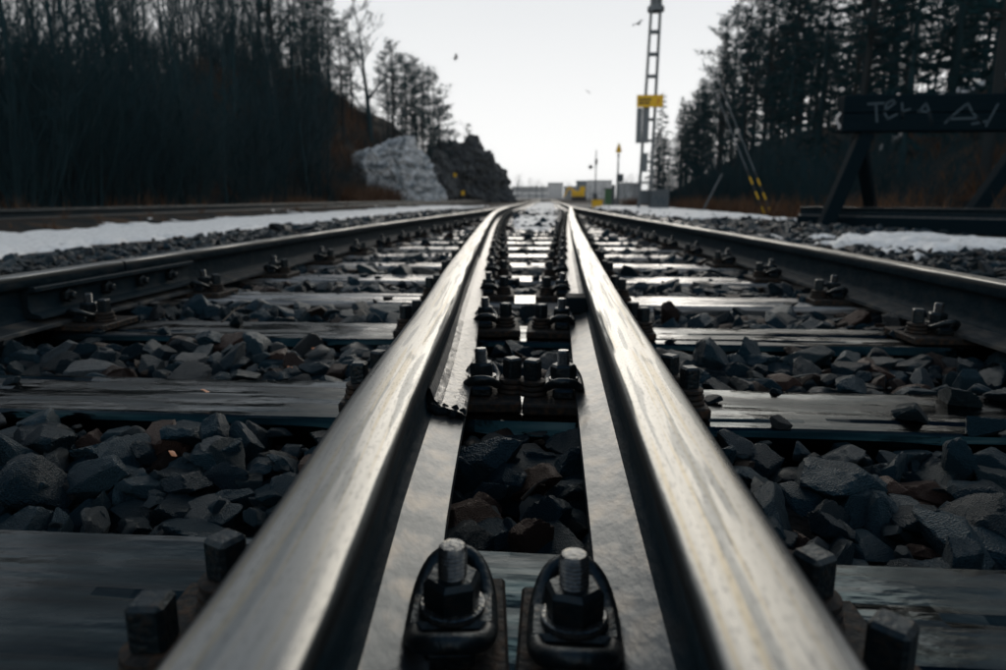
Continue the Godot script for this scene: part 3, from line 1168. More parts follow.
func build_track() -> void:
	fastening_meshes()
	# rails: the outer left rail has a joint 2.2 m out
	rail_thing("stock_rail", "near length of the left outer rail, ending at the bolted joint", "ol", -1.6, 2.162)
	rail_thing("stock_rail", "long left outer rail running on beyond the bolted joint", "ol", 2.170, 110.0)
	rail_thing("stock_rail", "long right outer rail with bright head beside the snow patches", "or", -1.6, 110.0)
	rail_thing("closure_rail", "polished left inner rail curving left towards the outer rail", "il", -1.6, 15.9)
	rail_thing("closure_rail", "polished straight right inner rail beside the looped clips", "ir", -1.6, 15.9)
	# sleepers
	var shapes: Array = []
	for k in 7: shapes.append(sleeper_mesh(40 + k, 4.5, SLEEPER_W, .16, M.wood if k < 3 else M.sheen_painted_wood))  # farther sleepers take the copy with sky reflection put into its colour
	for k in range(-1, 62):
		var d := sleeper_back(k) - SLEEPER_W * .5
		var label := "wet sheen-painted wooden sleeper under the track beyond the switch tips"
		var group := "sleepers beyond the switch tips"
		if k <= 0:
			label = "wide wet sleeper carrying the two tall threaded bolts" if k == 0 else "wet sleeper next before the one with two tall bolts"
			group = ""
		elif k <= 20:
			label = ("wet dark" if k < 3 else "wet sheen-painted") + " wooden sleeper, %s beyond the one with two tall bolts" % ordinal(k)
			group = "turnout sleepers"
		var short := k > 24
		var cx := -.12 if not short else (rail_x("ol", d) + rail_x("or", d)) * .5
		var bas := Basis(Vector3.UP, rng.randf_range(-.008, .008) + (PI if k % 2 else 0.0))
		if short: bas = bas.scaled(Vector3(.6, 1, 1))
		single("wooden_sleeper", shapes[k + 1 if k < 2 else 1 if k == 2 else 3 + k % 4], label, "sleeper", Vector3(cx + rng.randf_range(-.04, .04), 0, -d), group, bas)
	# fastenings on every sleeper of the turnout
	var names := {"ol": "left outer rail", "il": "left inner rail", "ir": "right inner rail", "or": "right outer rail"}
	for k in range(0, 24):
		var d := sleeper_back(k) - SLEEPER_W * .5
		for p in ["ol", "il", "ir", "or"]:
			if (p == "il" or p == "ir") and d > 15.6: continue
			var x := rail_x(p, d)
			var half := .19
			var gap := rail_x("ir", d) - rail_x("il", d)
			if p == "il" or p == "ir": half = minf(.19, gap * .5 - .004)
			else:
				var other := absf(x - rail_x("il" if p == "ol" else "ir", d))
				if d < 15.6 and other < .38:
					if other < .33: continue
					half = .12
			var where := "the sleeper with two tall bolts" if k == 0 else "%s sleeper beyond the two tall bolts" % ordinal(k)
			if k > 20: where = "a far sleeper near the switch tips"
			var skew := atan((rail_x(p, d + .1) - x) / .1) * -1.0
			fastening(x, -d + (.07 if k == 0 else 0.0), skew, p == "ol" or p == "il", half, "dark clip and screws holding %s on %s" % [names[p], where], "rail fastenings" )
	joint()
	angle_bar("il", 1.02, 3.6, true, "pale angled bar on foot of left inner rail, broken dark near end")
	angle_bar("ir", 2.02, 4.2, false, "pale angled bar on foot of right inner rail with square block end")

func path_pts(path: String, d0: float, d1: float, off: float, y: float, step := .06) -> Array:
	var pts := []
	var n := int((d1 - d0) / step)
	for i in n + 1:
		var d := lerpf(d0, d1, float(i) / n)
		var x := rail_x(path, d)
		var t := Vector3(rail_x(path, d + .05) - x, 0, -.05).normalized()
		var s := Vector3(-t.z, 0, t.x)
		pts.append([Vector3(x, y, -d) + s * off, s])
	return pts

func joint() -> void:
	var o := thing("fishplate", "dark steel fishplate bolted across the left outer rail joint", "fishplate")
	var mb := MB.new()
	var prof := mm([[9, 30], [9, 116], [14, 119], [52, 119], [55, 116], [55, 106], [30, 100], [27, 60], [34, 46], [62, 38], [64, 30], [9, 30]])
	sweep(mb, profile(prof), path_pts("ol", 1.74, 2.56, 0.0, .02), true)
	part("plate", mb.mesh(M.web), o)
	for k in 4:
		var d := 1.88 + k * .18
		var x := rail_x("ol", d) + .03
		var b := MB.new()
		b.lathe([Vector2(.02, 0), Vector2(.021, .004), Vector2(.021, .016), Vector2(.017, .02), Vector2(.0001, .0205)], 6, Vector3.ZERO, false)
		b.lathe([Vector2(.0105, .018), Vector2(.0105, .032), Vector2(.008, .034), Vector2(.0001, .034)], 12, Vector3.ZERO)
		part("bolt", b.mesh(M.iron), o, Vector3(x, .098, -d), Basis(Vector3(0, 0, 1), -PI / 2))

func angle_bar(path: String, d0: float, d1: float, right: bool, label: String) -> void:
	# sits on the rail foot, sloping from the web out to the foot's edge
	var s := 1.0 if right else -1.0
	var o := thing("joint_bar", label, "joint bar")
	var mb := MB.new()
	var pts := path_pts(path, d0, d1, 0.0, .02, .03)
	var base := [[9, 36], [11, 60], [15, 62], [22, 46], [34, 36], [52, 29], [68, 25], [72, 22], [73, 16], [72, 12.4], [40, 19.5], [20, 27], [9, 36]]
	var rows: Array = []
	for i in pts.size():
		var row: Array = []
		for j in base.size():
			var p := Vector2(base[j][0] * s, base[j][1]) * .001
			var w := pts[i][0] as Vector3
			var k := noise.get_noise_3d(w.z * 700.0, j * 40.0, 9.0 * s)
			var q := w + (pts[i][1] as Vector3) * p.x + Vector3.UP * (p.y + (k * .0022 if j > 2 and j < 8 else 0.0))
			# ragged near end
			if i == 0: q += Vector3(0, 0, noise.get_noise_2d(j * 330.0, 12.0) * .035)
			row.append(q)
		rows.append(row)
	for i in pts.size() - 1:
		for j in base.size() - 1:
			if s > 0: mb.quad(rows[i][j], rows[i + 1][j], rows[i + 1][j + 1], rows[i][j + 1])
			else: mb.quad(rows[i][j], rows[i][j + 1], rows[i + 1][j + 1], rows[i + 1][j])
	part("bar", mb.mesh(M.bar), o)
	var e := MB.new()
	for f in [0, pts.size() - 1]:
		var g := PackedVector2Array()
		for j in base.size() - 1: g.append(Vector2(base[j][0], base[j][1]))
		var t := Geometry2D.triangulate_polygon(g)
		var cap := e if f == 0 else MB.new()
		for q in range(0, t.size(), 3): cap.tri(rows[f][t[q]], rows[f][t[q + 1]], rows[f][t[q + 2]])
		if f > 0: part("end_face", cap.mesh(M.web), o)
	if not right:
		var p0: Vector3 = pts[0][0]
		e.box(p0 + Vector3(-.047, .044, -.03), Vector3(.066, .050, .10), .004)
	else:
		for q in 14:
			var f := rng.randf()
			e.box(pts[0][0] + Vector3(lerpf(.014, .07, f), lerpf(.036, .020, f) + rng.randf_range(-.004, .004), rng.randf_range(-.012, .014)), Vector3(.012, .010, .014) * rng.randf_range(.6, 1.2), .002, Basis(Vector3(rng.randfn(), rng.randfn(), rng.randfn()).normalized(), rng.randf() * 3.0))
	part("end_face", e.mesh(M.web), o)

func build_far_track() -> void:
	# a third track on a low bank at the forest edge
	for k in 2:
		var x := -9.55 - 1.5 * k
		var pts := []
		var d := 2.0
		while d < 150.0:
			var xx := x + .0009 * maxf(0.0, d - 40.0) * (d - 40.0)
			pts.append([Vector3(xx, .015, -d), Vector3(1, 0, .0018 * maxf(0.0, d - 40.0)).normalized()])
			d += 2.0
		rail_from("siding_rail", "rail of the siding along the forest edge, %s" % ("beside the snow strip" if k == 0 else "on the forest side"), pts)

func build_snow() -> void:
	var n2 := FastNoiseLite.new()
	n2.seed = 77; n2.frequency = 1.0; n2.fractal_octaves = 4
	var strip := func(x: float, d: float) -> float:
		var e := minf((x + 8.7) / 1.0, (-4.5 - x) / .9)
		e = minf(e, (46.0 - d) / 6.0)
		return e + n2.get_noise_2d(x * .55, d * .35) * 1.2 + n2.get_noise_2d(x * 3.0, d * 2.2) * .7 - .45
	snow_patch("long snow strip between the left outer rail and the siding", -9.0, -3.7, 2.2, 46.0, .10, .05, strip, func(x, z): return maxf(ground_y(x, z), bed_y(x, z) if x > -4.9 else -9.0))
	var right := func(x: float, d: float) -> float:
		var c := on_plane(985, 248, -.1)
		var e := 1.0 - Vector2((x - c.x) / 1.9, (d + c.z) / 1.35).length()
		return e * .9 + n2.get_noise_2d(x * 1.3 + 40.0, d * 1.1) * .9 + n2.get_noise_2d(x * 5.0, d * 4.0) * .35 - .12
	snow_patch("ragged snow patch on the ballast before the buffer stop", 1.9, 8.0, 3.2, 8.2, .05, .05, right, func(x, z): return maxf(ground_y(x, z), bed_y(x, z) if x < 5.6 else -9.0) + .055)
	var mid := func(x: float, d: float) -> float:
		var e := minf(minf((x - 1.9) / .6, (5.0 - x) / .7), minf((d - 13.0) / 3.0, (34.0 - d) / 4.0))
		return minf(e, .8) + n2.get_noise_2d(x * .8 + 9.0, d * .3) * .75 - .3
	snow_patch("patchy snow on the ground at the foot of the lattice mast", 1.6, 5.4, 12.0, 36.0, .10, .05, mid, func(x, z): return maxf(ground_y(x, z), bed_y(x, z)) + .085)
	var inner := func(x: float, d: float) -> float:
		var e := minf(minf((x - rail_x("il", d) - .24) / .2, (rail_x("ir", d) - .24 - x) / .2), minf((d - 7.6) / 3.0, (15.5 - d) / 2.0))
		return minf(e, .8) + n2.get_noise_2d(x * 2.0, d * 1.4 + 50.0) * .45 - .12
	snow_patch("thin snow on the sleepers between the two inner rails", -1.2, .4, 7.0, 15.8, .06, .02, inner, func(x, z): return .0)
	var outer := func(x: float, d: float) -> float:
		var e := minf(minf((x - rail_x("ol", d) - .24) / .2, (rail_x("or", d) - .24 - x) / .2), minf((d - 16.5) / 4.0, (60.0 - d) / 8.0))
		return minf(e, .8) + n2.get_noise_2d(x * 1.6 + 30.0, d * .6) * .6 - .05
	snow_patch("thin snow between the rails beyond the switch tips", -1.6, .5, 16.0, 60.0, .15, .03, outer, func(x, z): return .0)
	for q in [[958, 92, 27.0, 2.2, 1.0], [905, 100, 27.0, 1.1, .4], [893, 141, 20.0, .8, .35], [1000, 60, 32.0, 1.2, .7]]:
		var c := at_d(q[0], q[1], q[2])
		# slide along the ray to where it meets the slope
		for it in 200:
			var dd: float = 14.0 + it * .2
			c = at_d(q[0], q[1], dd)
			if c.y < ground_y(c.x, c.z): break
		var rx: float = q[3]
		var rz: float = q[4] * 1.6
		var cover := func(x: float, d: float) -> float:
			return 1.0 - Vector2((x - c.x) / rx, (d + c.z) / rz).length() + n2.get_noise_2d(x * 1.2, d * 1.2 + 70.0) * .6 - .15
		snow_patch("snow remnant lying on the wooded slope behind the buffer stop", c.x - rx * 1.6, c.x + rx * 1.6, -c.z - rz * 1.6, -c.z + rz * 1.6, .1, .12, cover, func(x, z): return ground_y(x, z) + .02)

func build_rocks() -> void:
	# pale boulder with a sharp ridge beside the siding
	var c := at_d(396, 172, 58.0)
	single("boulder", rock_mesh(212, 5, 5, Vector3(4.3, 4.2, 3.4), .16, 80.0, M.pale_rock, [[Vector3(.86, .42, .25), .60], [Vector3(-.24, .95, .2), .80], [Vector3(.12, .3, .95), .62], [Vector3(-.9, .1, .4), .8], [Vector3(.55, .3, .8), .64]], .72), "big pale grey boulder with slanted top at the forest edge", "boulder", Vector3(c.x, 1.35, c.z))
	single("boulder", rock_mesh(218, 4, 6, Vector3(3.0, 2.6, 2.6), .17, 80.0, M.dark_rock, [[Vector3(-.2, .98, .1), .6], [Vector3(0, .2, .95), .7]], .65), "dark rock leaning against the forest side of the pale boulder", "boulder", Vector3(c.x - 3.6, 1.2, c.z + .2))
	# [pixel column, pixel of the top, distance, half width, half depth, seed]
	var face := [[438, 152, 80.0, 2.4, 3.0, 31], [466, 139, 86.0, 5.2, 4.0, 33], [486, 163, 88.0, 1.7, 3.0, 35], [499, 180, 92.0, 1.3, 2.6, 37], [450, 149, 90.0, 3.0, 4.0, 39], [507, 189, 96.0, .9, 2.0, 41], [428, 158, 68.0, 2.6, 3.0, 43]]
	var slope_r := [[Vector3(.8, .6, .1), .74], [Vector3(-.3, .95, .1), .96], [Vector3(.35, .2, .9), .8]]
	var labels := ["low dark rock shoulder right behind the pale boulder", "tallest dark rock crag with the small pine on top", "dark rock face stepping down from the tallest crag", "low dark rock where the cutting begins to end", "mossy dark rock between the pines and the tallest crag", "last small dark rock at the mouth of the cutting", "dark rock wedged between the pale boulder and the crag"]
	for k in face.size():
		var f: Array = face[k]
		var p := at_d(f[0], f[1], f[2])
		var hh := p.y + .3
		single("rock_crag", rock_mesh(f[5], 5, 9, Vector3(f[3], hh * .66, f[4]), .24, 70.0, M.dark_rock, slope_r, .74), labels[k], "rock", Vector3(p.x, hh * .36 - .3, p.z))

func plant(src: Node3D, x: float, d: float, s: float, label := "", first := false) -> void:
	var tr := Transform3D(Basis(Vector3.UP, rng.randf() * TAU).scaled(Vector3(s, s * rng.randf_range(.9, 1.12), s)), Vector3(x, ground_y(x, -d) - .05, -d))
	if first: src.transform = tr
	else: copy_of(src, tr, label)

func build_forest() -> void:
	var bare: Array = []
	var g1 := "bare trees of the left wood"
	for k in 4: bare.append(bare_tree(300 + k, 11.0, .10, 34, .06, .22, M.bark, "bare_tree", "dark leafless tree among the dense wood left of the tracks", g1, 4))
	for k in 2: bare.append(bare_tree(320 + k, 11.5, .10, 22, .35, .18, M.birch, "birch_tree", "leafless birch with a pale streaked trunk in the left wood", "birches of the left wood", 4))
	var placed := 0
	var first := [true, true, true, true, true, true]
	var spots: Array = []
	var tries := 0
	while placed < 135 and tries < 12000:
		tries += 1
		var d := rng.randf_range(7.0, 75.0)
		var x := rng.randf_range(-34.0, -13.6)
		if d > 50 and x > -17.0: continue
		var p := Vector3(x, 1.0, -d)
		var s := to_px(p)
		if s.z < 0 or s.x < -70 or s.x > 330: continue
		var ok := true
		for q in spots:
			if q.distance_to(Vector2(x, d)) < .75: ok = false; break
		if not ok: continue
		spots.append(Vector2(x, d))
		var k: int = rng.randi() % 4 if rng.randf() < .9 else 4 + rng.randi() % 2
		plant(bare[k], x, d, rng.randf_range(.7, 1.15), "", first[k])
		first[k] = false
		placed += 1
	# thicket
	var sh: Array = []
	for k in 3: sh.append(shrub(400 + k, 3.0, 26, "leafless_shrub", "twiggy leafless shrub in the thicket along the siding", "shrubs along the siding"))
	var sf := [true, true, true]
	for k in 250:
		var d := 6.0 + pow(rng.randf(), 1.3) * 74.0
		var x := -13.6 - pow(rng.randf(), 1.2) * 15.0
		var s := to_px(Vector3(x, 1.0, -d))
		if s.z < 0 or s.x < -60 or s.x > 415: continue
		plant(sh[k % 3], x, d, rng.randf_range(.7, 1.9 if x > -19.0 else 1.1) if s.x < 330 else rng.randf_range(.35, .9), "", sf[k % 3])
		sf[k % 3] = false
	# conifers mixed into the left wood near its right end
	var pines: Array = []
	for k in 3: pines.append(pine(500 + k, 12.0, .16, .3, 2.2, "pine_tree", "dark pine standing in the trees above the rock cutting", "pines above the cutting"))
	var pf := [true, true, true]
	var pl := [[396, 78.0, .95], [404, 84.0, .9], [414, 82.0, 1.0], [424, 86.0, 1.02], [436, 88.0, .98], [430, 92.0, 1.0], [395, 90.0, .85], [345, 62.0, .75], [335, 66.0, .8], [355, 70.0, .7], [325, 55.0, .85], [300, 50.0, .95], [312, 58.0, .8], [280, 46.0, 1.0], [418, 95.0, .9], [440, 95.0, .9], [408, 80.0, 1.0], [416, 88.0, .95], [441, 83.0, .8], [390, 84.0, .8], [450, 92.0, .7], [422, 76.0, .7]]
	for k in pl.size():
		var q: Array = pl[k]
		var p := at_d(q[0], 180, q[1])
		plant(pines[k % 3], p.x, q[1], q[2] * 1.25, "", pf[k % 3])
		pf[k % 3] = false
	# lone bare trees on the hill
	least_twig = .017
	var tall := bare_tree(610, 13.5, .32, 20, .25, .3, M.bark, "bare_tree", "tall spreading bare tree alone against the sky above the boulder", "", 5)
	least_twig = .007
	var tp := at_d(371, 150, 72.0)
	tall.transform = Transform3D(Basis().scaled(Vector3.ONE * 1.15), Vector3(tp.x, ground_y(tp.x, tp.z) - .2, tp.z))
	for q in [[348, 76.0, .8, "thin bare tree beside the tall one above the boulder"], [384, 80.0, .62, "small bare tree between the tall bare one and the pines"], [330, 70.0, .85, "bare tree on the brown slope left of the boulder"]]:
		var p := at_d(q[0], 150, q[1])
		copy_of(bare[1], Transform3D(Basis(Vector3.UP, q[1]).scaled(Vector3.ONE * float(q[2])), Vector3(p.x, ground_y(p.x, p.z) - .2, p.z)), q[3])
	var small := pine(560, 2.6, .05, .2, .6, "pine_tree", "tiny pine alone on top of the dark crag", "")
	var sp := at_d(468, 141, 82.0)
	small.position = sp + Vector3(0, -.3, 0)
	# right wood: spruces, pines and thin bare trunks
	var spr: Array = []
	for k in 3: spr.append(spruce(700 + k, 13.0, .15, 2.0, .12, "spruce_tree", "dark spruce in the dense wood right of the tracks", "spruces of the right wood"))
	var rp: Array = []
	for k in 2: rp.append(pine(720 + k, 13.0, .15, .35, 1.8, "pine_tree", "dark pine in the dense wood right of the tracks", "pines of the right wood"))
	var rb: Array = []
	for k in 2: rb.append(bare_tree(740 + k, 10.0, .07, 20, .3, .18, M.bark, "bare_tree", "thin leafless tree at the edge of the right wood", "bare trees of the right wood", 4))
	var kinds := [spr[0], spr[1], spr[2], rp[0], rp[1], rb[0], rb[1]]
	var kf := [true, true, true, true, true, true, true]
	spots = []
	placed = 0
	tries = 0
	while placed < 150 and tries < 12000:
		tries += 1
		var d := rng.randf_range(13.0, 90.0)
		var x := rng.randf_range(7.2, 30.0) 
		if d < 30 and x < 9.5: continue
		var s := to_px(Vector3(x, 1.0, -d))
		if s.z < 0 or s.x > 1080 or s.x < 655: continue
		if s.x < 725 and d < 40: continue
		var ok := true
		for q in spots:
			if q.distance_to(Vector2(x, d)) < .95: ok = false; break
		if not ok: continue
		spots.append(Vector2(x, d))
		var k: int = [0, 1, 2, 3, 4, 3, 4, 5, 6, 5, 6][rng.randi() % 11]
		var sc := rng.randf_range(.7, 1.1)
		if s.x < 740: sc *= lerpf(.45, 1.0, clampf((s.x - 655) / 85.0, 0, 1)) if d < 70 else .8
		plant(kinds[k], x, d, sc, "", kf[k])
		kf[k] = false
		placed += 1
	var rs := shrub(450, 2.2, 20, "leafless_shrub", "twiggy leafless shrub at the foot of the right wood", "shrubs at the right wood")
	var rf := true
	for k in 60:
		var d := rng.randf_range(13.0, 55.0)
		var x := rng.randf_range(6.5, 14.0)
		if d < 16 and x < 10: continue
		var s := to_px(Vector3(x, 1.0, -d))
		if s.x > 1060 or s.x < 660: continue
		plant(rs, x, d, rng.randf_range(.5, 1.1), "", rf)
		rf = false
	# dry grass
	var gr := MB.new()
	gr.colored = true
	for b in 16:
		var g := rng.randf() * TAU
		var a := Vector3(cos(g), 0, sin(g)) * rng.randf() * .06
		var h := rng.randf_range(.18, .5)
		var tip := a + Vector3(cos(g) * rng.randf_range(.02, .3), h, sin(g) * rng.randf_range(.02, .3))
		var v := rng.randf_range(.6, 1.2)
		gr.tint = Color(.13 * v, .066 * v, .032 * v)
		spray(gr, rng, a, (tip - a).normalized(), (tip - a).length(), .016)
	var gm := gr.mesh(null)
	var where: Array = []
	for k in 6800:
		var p := Vector3.ZERO
		var u := rng.randf()
		if u < .22:
			p = Vector3(rng.randf_range(-15.5, -12.6), 0, -(6.0 + 84.0 * pow(rng.randf(), .6)))
		elif u < .62:
			p = Vector3(rng.randf_range(-27.0, -13.0), 0, -rng.randf_range(44.0, 78.0))
		elif u < .625:
			p = Vector3(rng.randf_range(-9.2, -8.2), 0, -rng.randf_range(6.0, 30.0))
		else:
			p = Vector3(rng.randf_range(5.4, 15.0), 0, -rng.randf_range(11.0, 60.0))
		if noise.get_noise_2d(p.x * 6.0, p.z * 6.0) < -.1: continue
		p.y = ground_y(p.x, p.z)
		if not in_frame(p, 60.0): continue
		where.append(p)
	var mmg := MultiMesh.new()
	mmg.transform_format = MultiMesh.TRANSFORM_3D
	mmg.mesh = gm
	mmg.instance_count = where.size()
	for k in where.size():
		var s := rng.randf_range(.6, 1.7) * (.4 if where[k].x > -12.0 and where[k].x < 0.0 else 2.2 if where[k].x < -12.0 and where[k].z < -44.0 else 1.0)
		mmg.set_instance_transform(k, Transform3D(Basis(Vector3.UP, rng.randf() * TAU).scaled(Vector3(s * 1.3, s, s * 1.3)), where[k]))
	var o := MultiMeshInstance3D.new()
	o.name = numbered("dry_grass")
	o.multimesh = mmg
	o.material_override = M.grass
	o.set_meta("kind", "stuff"); o.set_meta("label", "dry tan grass along the forest edges"); o.set_meta("category", "grass")
	add_child(o)

func beam(mb: MB, a: Vector3, b: Vector3, w: float, h: float, bev := .01) -> void:
	var t := (b - a).normalized()
	var up := Vector3.UP if absf(t.y) < .9 else Vector3(0, 0, 1)
	var s := t.cross(up).normalized()
	var u := s.cross(t)
	mb.box((a + b) * .5, Vector3(a.distance_to(b), h, w), bev, Basis(t, u, s))

func build_buffer_stop() -> void:
	var d := 11.5
	var o := thing("buffer_stop", "dark timber buffer stop with chalky graffiti on its crossbeam", "buffer stop")
	var tl := at_d(842, 96, d)
	var bl := at_d(836, 133, d)
	var h := tl.y - bl.y
	var len := 4.2
	var cy := (tl.y + bl.y) * .5
	var x0 := tl.x
	var mb := MB.new()
	# crossbeam of two stacked timbers
	for k in 2:
		var b := MB.new()
		b.box(Vector3(x0 + len * .5, cy + (k - .5) * h * .5, -d), Vector3(len, h * .5 - .006, .28), .018)
		part("crossbeam", b.mesh(M.old_wood), o)
	var foot_y := ground_y(6.0, -d) + .02
	for lg in [[824, 222, 866, 133, .0, .22], [874, 222, 862, 133, -1.4, .18], [962, 220, 1012, 160, .0, .22], [1052, 222, 1040, 133, -1.4, .18]]:
		var a := at_d(lg[0], lg[1], d - lg[4] + .0)
		a.y = foot_y
		var e := at_d(lg[2], lg[3], d + .0)
		e.z = -d + (-.02 if lg[4] == 0.0 else -.1)
		if lg[4] != 0.0: a.z = -d + lg[4]
		e.y = minf(e.y, cy)
		if e.y < cy - h * .4 and lg[4] == 0.0 and lg[0] > 900:
			var t := (e - a)
			e = a + t * ((cy - h * .5 - a.y) / t.y)
		var b := MB.new()
		beam(b, a, e, lg[5], lg[5], .015)
		part("leg", b.mesh(M.old_wood), o)
	# graffiti: light strokes on the camera-side face
	var zf := -d + .1432
	var px := func(x: float, y: float) -> Vector2:
		var p := at_d(x, y, d - .143)
		return Vector2(p.x, p.y)
	var letters := [
		[[868, 104], [884, 103]], [[876, 104], [877, 122]],
		[[884, 111], [895, 103], [893, 100], [887, 103], [884, 112], [888, 119], [897, 114]],
		[[902, 103], [903, 119], [902, 112], [910, 109]],
		[[919, 112], [926, 103], [930, 113], [932, 125], [929, 112], [918, 111]],
		[[945, 123], [952, 116], [968, 103], [972, 112], [982, 123], [978, 118], [948, 119]],
		[[972, 124], [988, 121]], [[986, 126], [998, 104]]]
	for l in letters:
		var pts: Array = []
		for q in l: pts.append(px.call(q[0], q[1]))
		var b := MB.new()
		ribbon(b, pts, .032, zf)
		part("graffiti_stroke", b.mesh(M.chalk), o)
	var w := MB.new()
	var pts2: Array = []
	for q in [[832, 113], [829, 118], [829, 122], [832, 126], [831, 128]]: pts2.append(px.call(q[0] + 8, q[1]))
	ribbon(w, pts2, .035, zf)
	part("graffiti_stroke", w.mesh(M.white), o)
	# the stub of rail and timber edge below it
	var p0 := on_plane(800, 219, .02)
	var p1 := on_plane(1080, 226, .02)
	var e0 := MB.new()
	beam(e0, Vector3(p0.x, -.03, p0.z), Vector3(p1.x, -.03, p1.z), .26, .22, .015)
	single("timber_beam", e0.mesh(M.old_wood), "long dark timber lying on the ground below the buffer stop", "timber")
	var pts := []
	for i in 12:
		var q := Vector3(p0.x, .08, p0.z).lerp(Vector3(p1.x, .08, p1.z), i / 11.0)
		var t := (p1 - p0).normalized()
		pts.append([q, Vector3(-t.z, 0, t.x)])
	rail_from("siding_rail", "short dark rail lying on the timber below the buffer stop", pts)

func build_mast() -> void:
	var d := 26.0
	var base := on_plane(644, 206, -.1)
	var p := at_d(644, 206, d)
	var x := p.x
	var g := ground_y(x, -d)
	var o := thing("lattice_mast", "tall grey steel lattice mast carrying a yellow sign", "mast", Vector3(x, g, -d))
	var top := 11.0
	var lean := .018
	var half := .21
	for s in [-1.0, 1.0]:
		for q in [-1.0, 1.0]:
			var b := MB.new()
			beam(b, Vector3(s * half, 0, q * half), Vector3(s * half * .62 + lean * top, top, q * half * .62), .06, .06, .004)
			part("upright", b.mesh(M.galv), o)
	var y := .35
	while y < top:
		var k := lerpf(1.0, .62, y / top) * half
		var cx := lean * y
		var b := MB.new()
		for q in [-1.0, 1.0]: beam(b, Vector3(cx - k, y, q * k), Vector3(cx + k, y, q * k), .05, .07, .003)
		for s in [-1.0, 1.0]: beam(b, Vector3(cx + s * k, y, -k), Vector3(cx + s * k, y, k), .03, .05, .003)
		part("rung", b.mesh(M.galv), o)
		y += .75
	# insulator head at the top of the frame
	var th := at_d(652, 4, d).y - g
	var b2 := MB.new()
	b2.lathe([Vector2(.05, 0), Vector2(.30, .05), Vector2(.30, .2), Vector2(.16, .25), Vector2(.16, .5), Vector2(.3, .55), Vector2(.1, .7)], 16, Vector3(lean * th, th - .3, 0))
	part("insulator_bracket", b2.mesh(M.galv), o)
	# grey apparatus on the left leg and below the sign
	for q in [[637, 108, 641, 143, .12, "cable_duct", "galv"], [643, 107, 648, 143, .1, "equipment_box", "galv"], [642, 153, 647, 172, .1, "equipment_box", "galv"], [641, 190, 649, 204, .2, "equipment_box", "cabinet"]]:
		var a := at_d(q[0], q[1], d - .26) - o.position
		var e := at_d(q[2], q[3], d - .26) - o.position
		var b := MB.new()
		b.box(Vector3((a.x + e.x) * .5, (a.y + e.y) * .5, .26), Vector3(absf(e.x - a.x), absf(a.y - e.y), q[4]), .008)
		part(q[5], b.mesh(M[q[6]]), o)
	# yellow warning sign
	var a := at_d(637, 95, d - .4)
	var e := at_d(663, 107, d - .4)
	var s := thing("warning_sign", "yellow rectangular warning sign with red lightning bolt on lattice mast", "sign", Vector3((a.x + e.x) * .5, (a.y + e.y) * .5, -d + .4))
	var w := absf(e.x - a.x)
	var hh := absf(a.y - e.y)
	b2 = MB.new()
	b2.box(Vector3.ZERO, Vector3(w, hh, .02), .004)
	part("panel", b2.mesh(M.yellow), s)
	for q in 2:
		b2 = MB.new()
		var t := -.42 * w
		while t < (.05 if q == 0 else -.02) * w:
			var l := rng.randf_range(.03, .07)
			b2.box(Vector3(t + l * .5, (.12 if q == 0 else -.16) * hh, .0125), Vector3(l, hh * .2, .003))
			t += l + .02
		part("text_line", b2.mesh(M.black), s)
	b2 = MB.new()
	var z := .0115
	b2.poly([Vector3(w * .36, hh * .38, z), Vector3(w * .27, -hh * .02, z), Vector3(w * .32, 0, z)])
	b2.poly([Vector3(w * .30, hh * .06, z), Vector3(w * .37, hh * .08, z), Vector3(w * .26, -hh * .4, z)])
	part("lightning_bolt", b2.mesh(M.red), s)
	b2 = MB.new()
	b2.box(Vector3(0, 0, -.08), Vector3(.06, .3, .14))
	part("bracket", b2.mesh(M.galv), s)
	# cabinet at its foot
	a = at_d(651, 191, d - .6)
	e = at_d(668, 206, d - .6)
	w = absf(e.x - a.x)
	var c := thing("relay_cabinet", "low dark grey cabinet with pale scrawls beside the mast", "cabinet", Vector3((a.x + e.x) * .5, g, -d + .6))
	hh = a.y - g
	b2 = MB.new()
	b2.box(Vector3(0, hh * .5, 0), Vector3(w, hh, .4), .01)
	part("body", b2.mesh(M.cabinet), c)
	b2 = MB.new()
	b2.box(Vector3(0, hh + .02, 0), Vector3(w + .06, .04, .46), .01)
	part("lid", b2.mesh(M.galv), c)
	b2 = MB.new()
	ribbon(b2, [Vector2(-.28, .5 * hh), Vector2(-.15, .75 * hh), Vector2(-.05, .4 * hh), Vector2(.06, .72 * hh), Vector2(.12, .38 * hh), Vector2(.25, .7 * hh)], .035, .203)
	part("graffiti_stroke", b2.mesh(M.chalk), c)
	# guy wires with striped guards
	for q in [[722, 108, 767, 206], [731, 112, 774, 208]]:
		var foot := at_d(q[2], q[3], 19.0)
		foot.y = ground_y(foot.x, foot.z)
		var head := at_d(q[0], q[1], 21.0)
		var o2 := thing("guy_wire", "taut guy wire with a yellow and black striped guard" + (", nearer the mast" if q[0] < 725 else ", nearer the buffer stop"), "guy wire")
		var b := MB.new()
		b.tube([foot, head, head + (head - foot) * .5], [.012, .012, .012], 6)
		part("cable", b.mesh(M.galv), o2)
		for k in 6:
			var b3 := MB.new()
			var u0 := .03 + k * .065
			b3.tube([foot.lerp(head, u0), foot.lerp(head, u0 + .064)], [.02, .02], 8, true)
			part("stripe", b3.mesh(M.yellow if k % 2 == 0 else M.black), o2)
	var f2 := at_d(702, 203, 24.0)
	f2.y = ground_y(f2.x, f2.z)
	var b4 := MB.new()
	b4.tube([f2, at_d(722, 174, 24.0)], [.03, .03], 6, true)
	single("leaning_pole", b4.mesh(M.galv), "thin pale pole leaning among the grass beyond the mast", "pole")

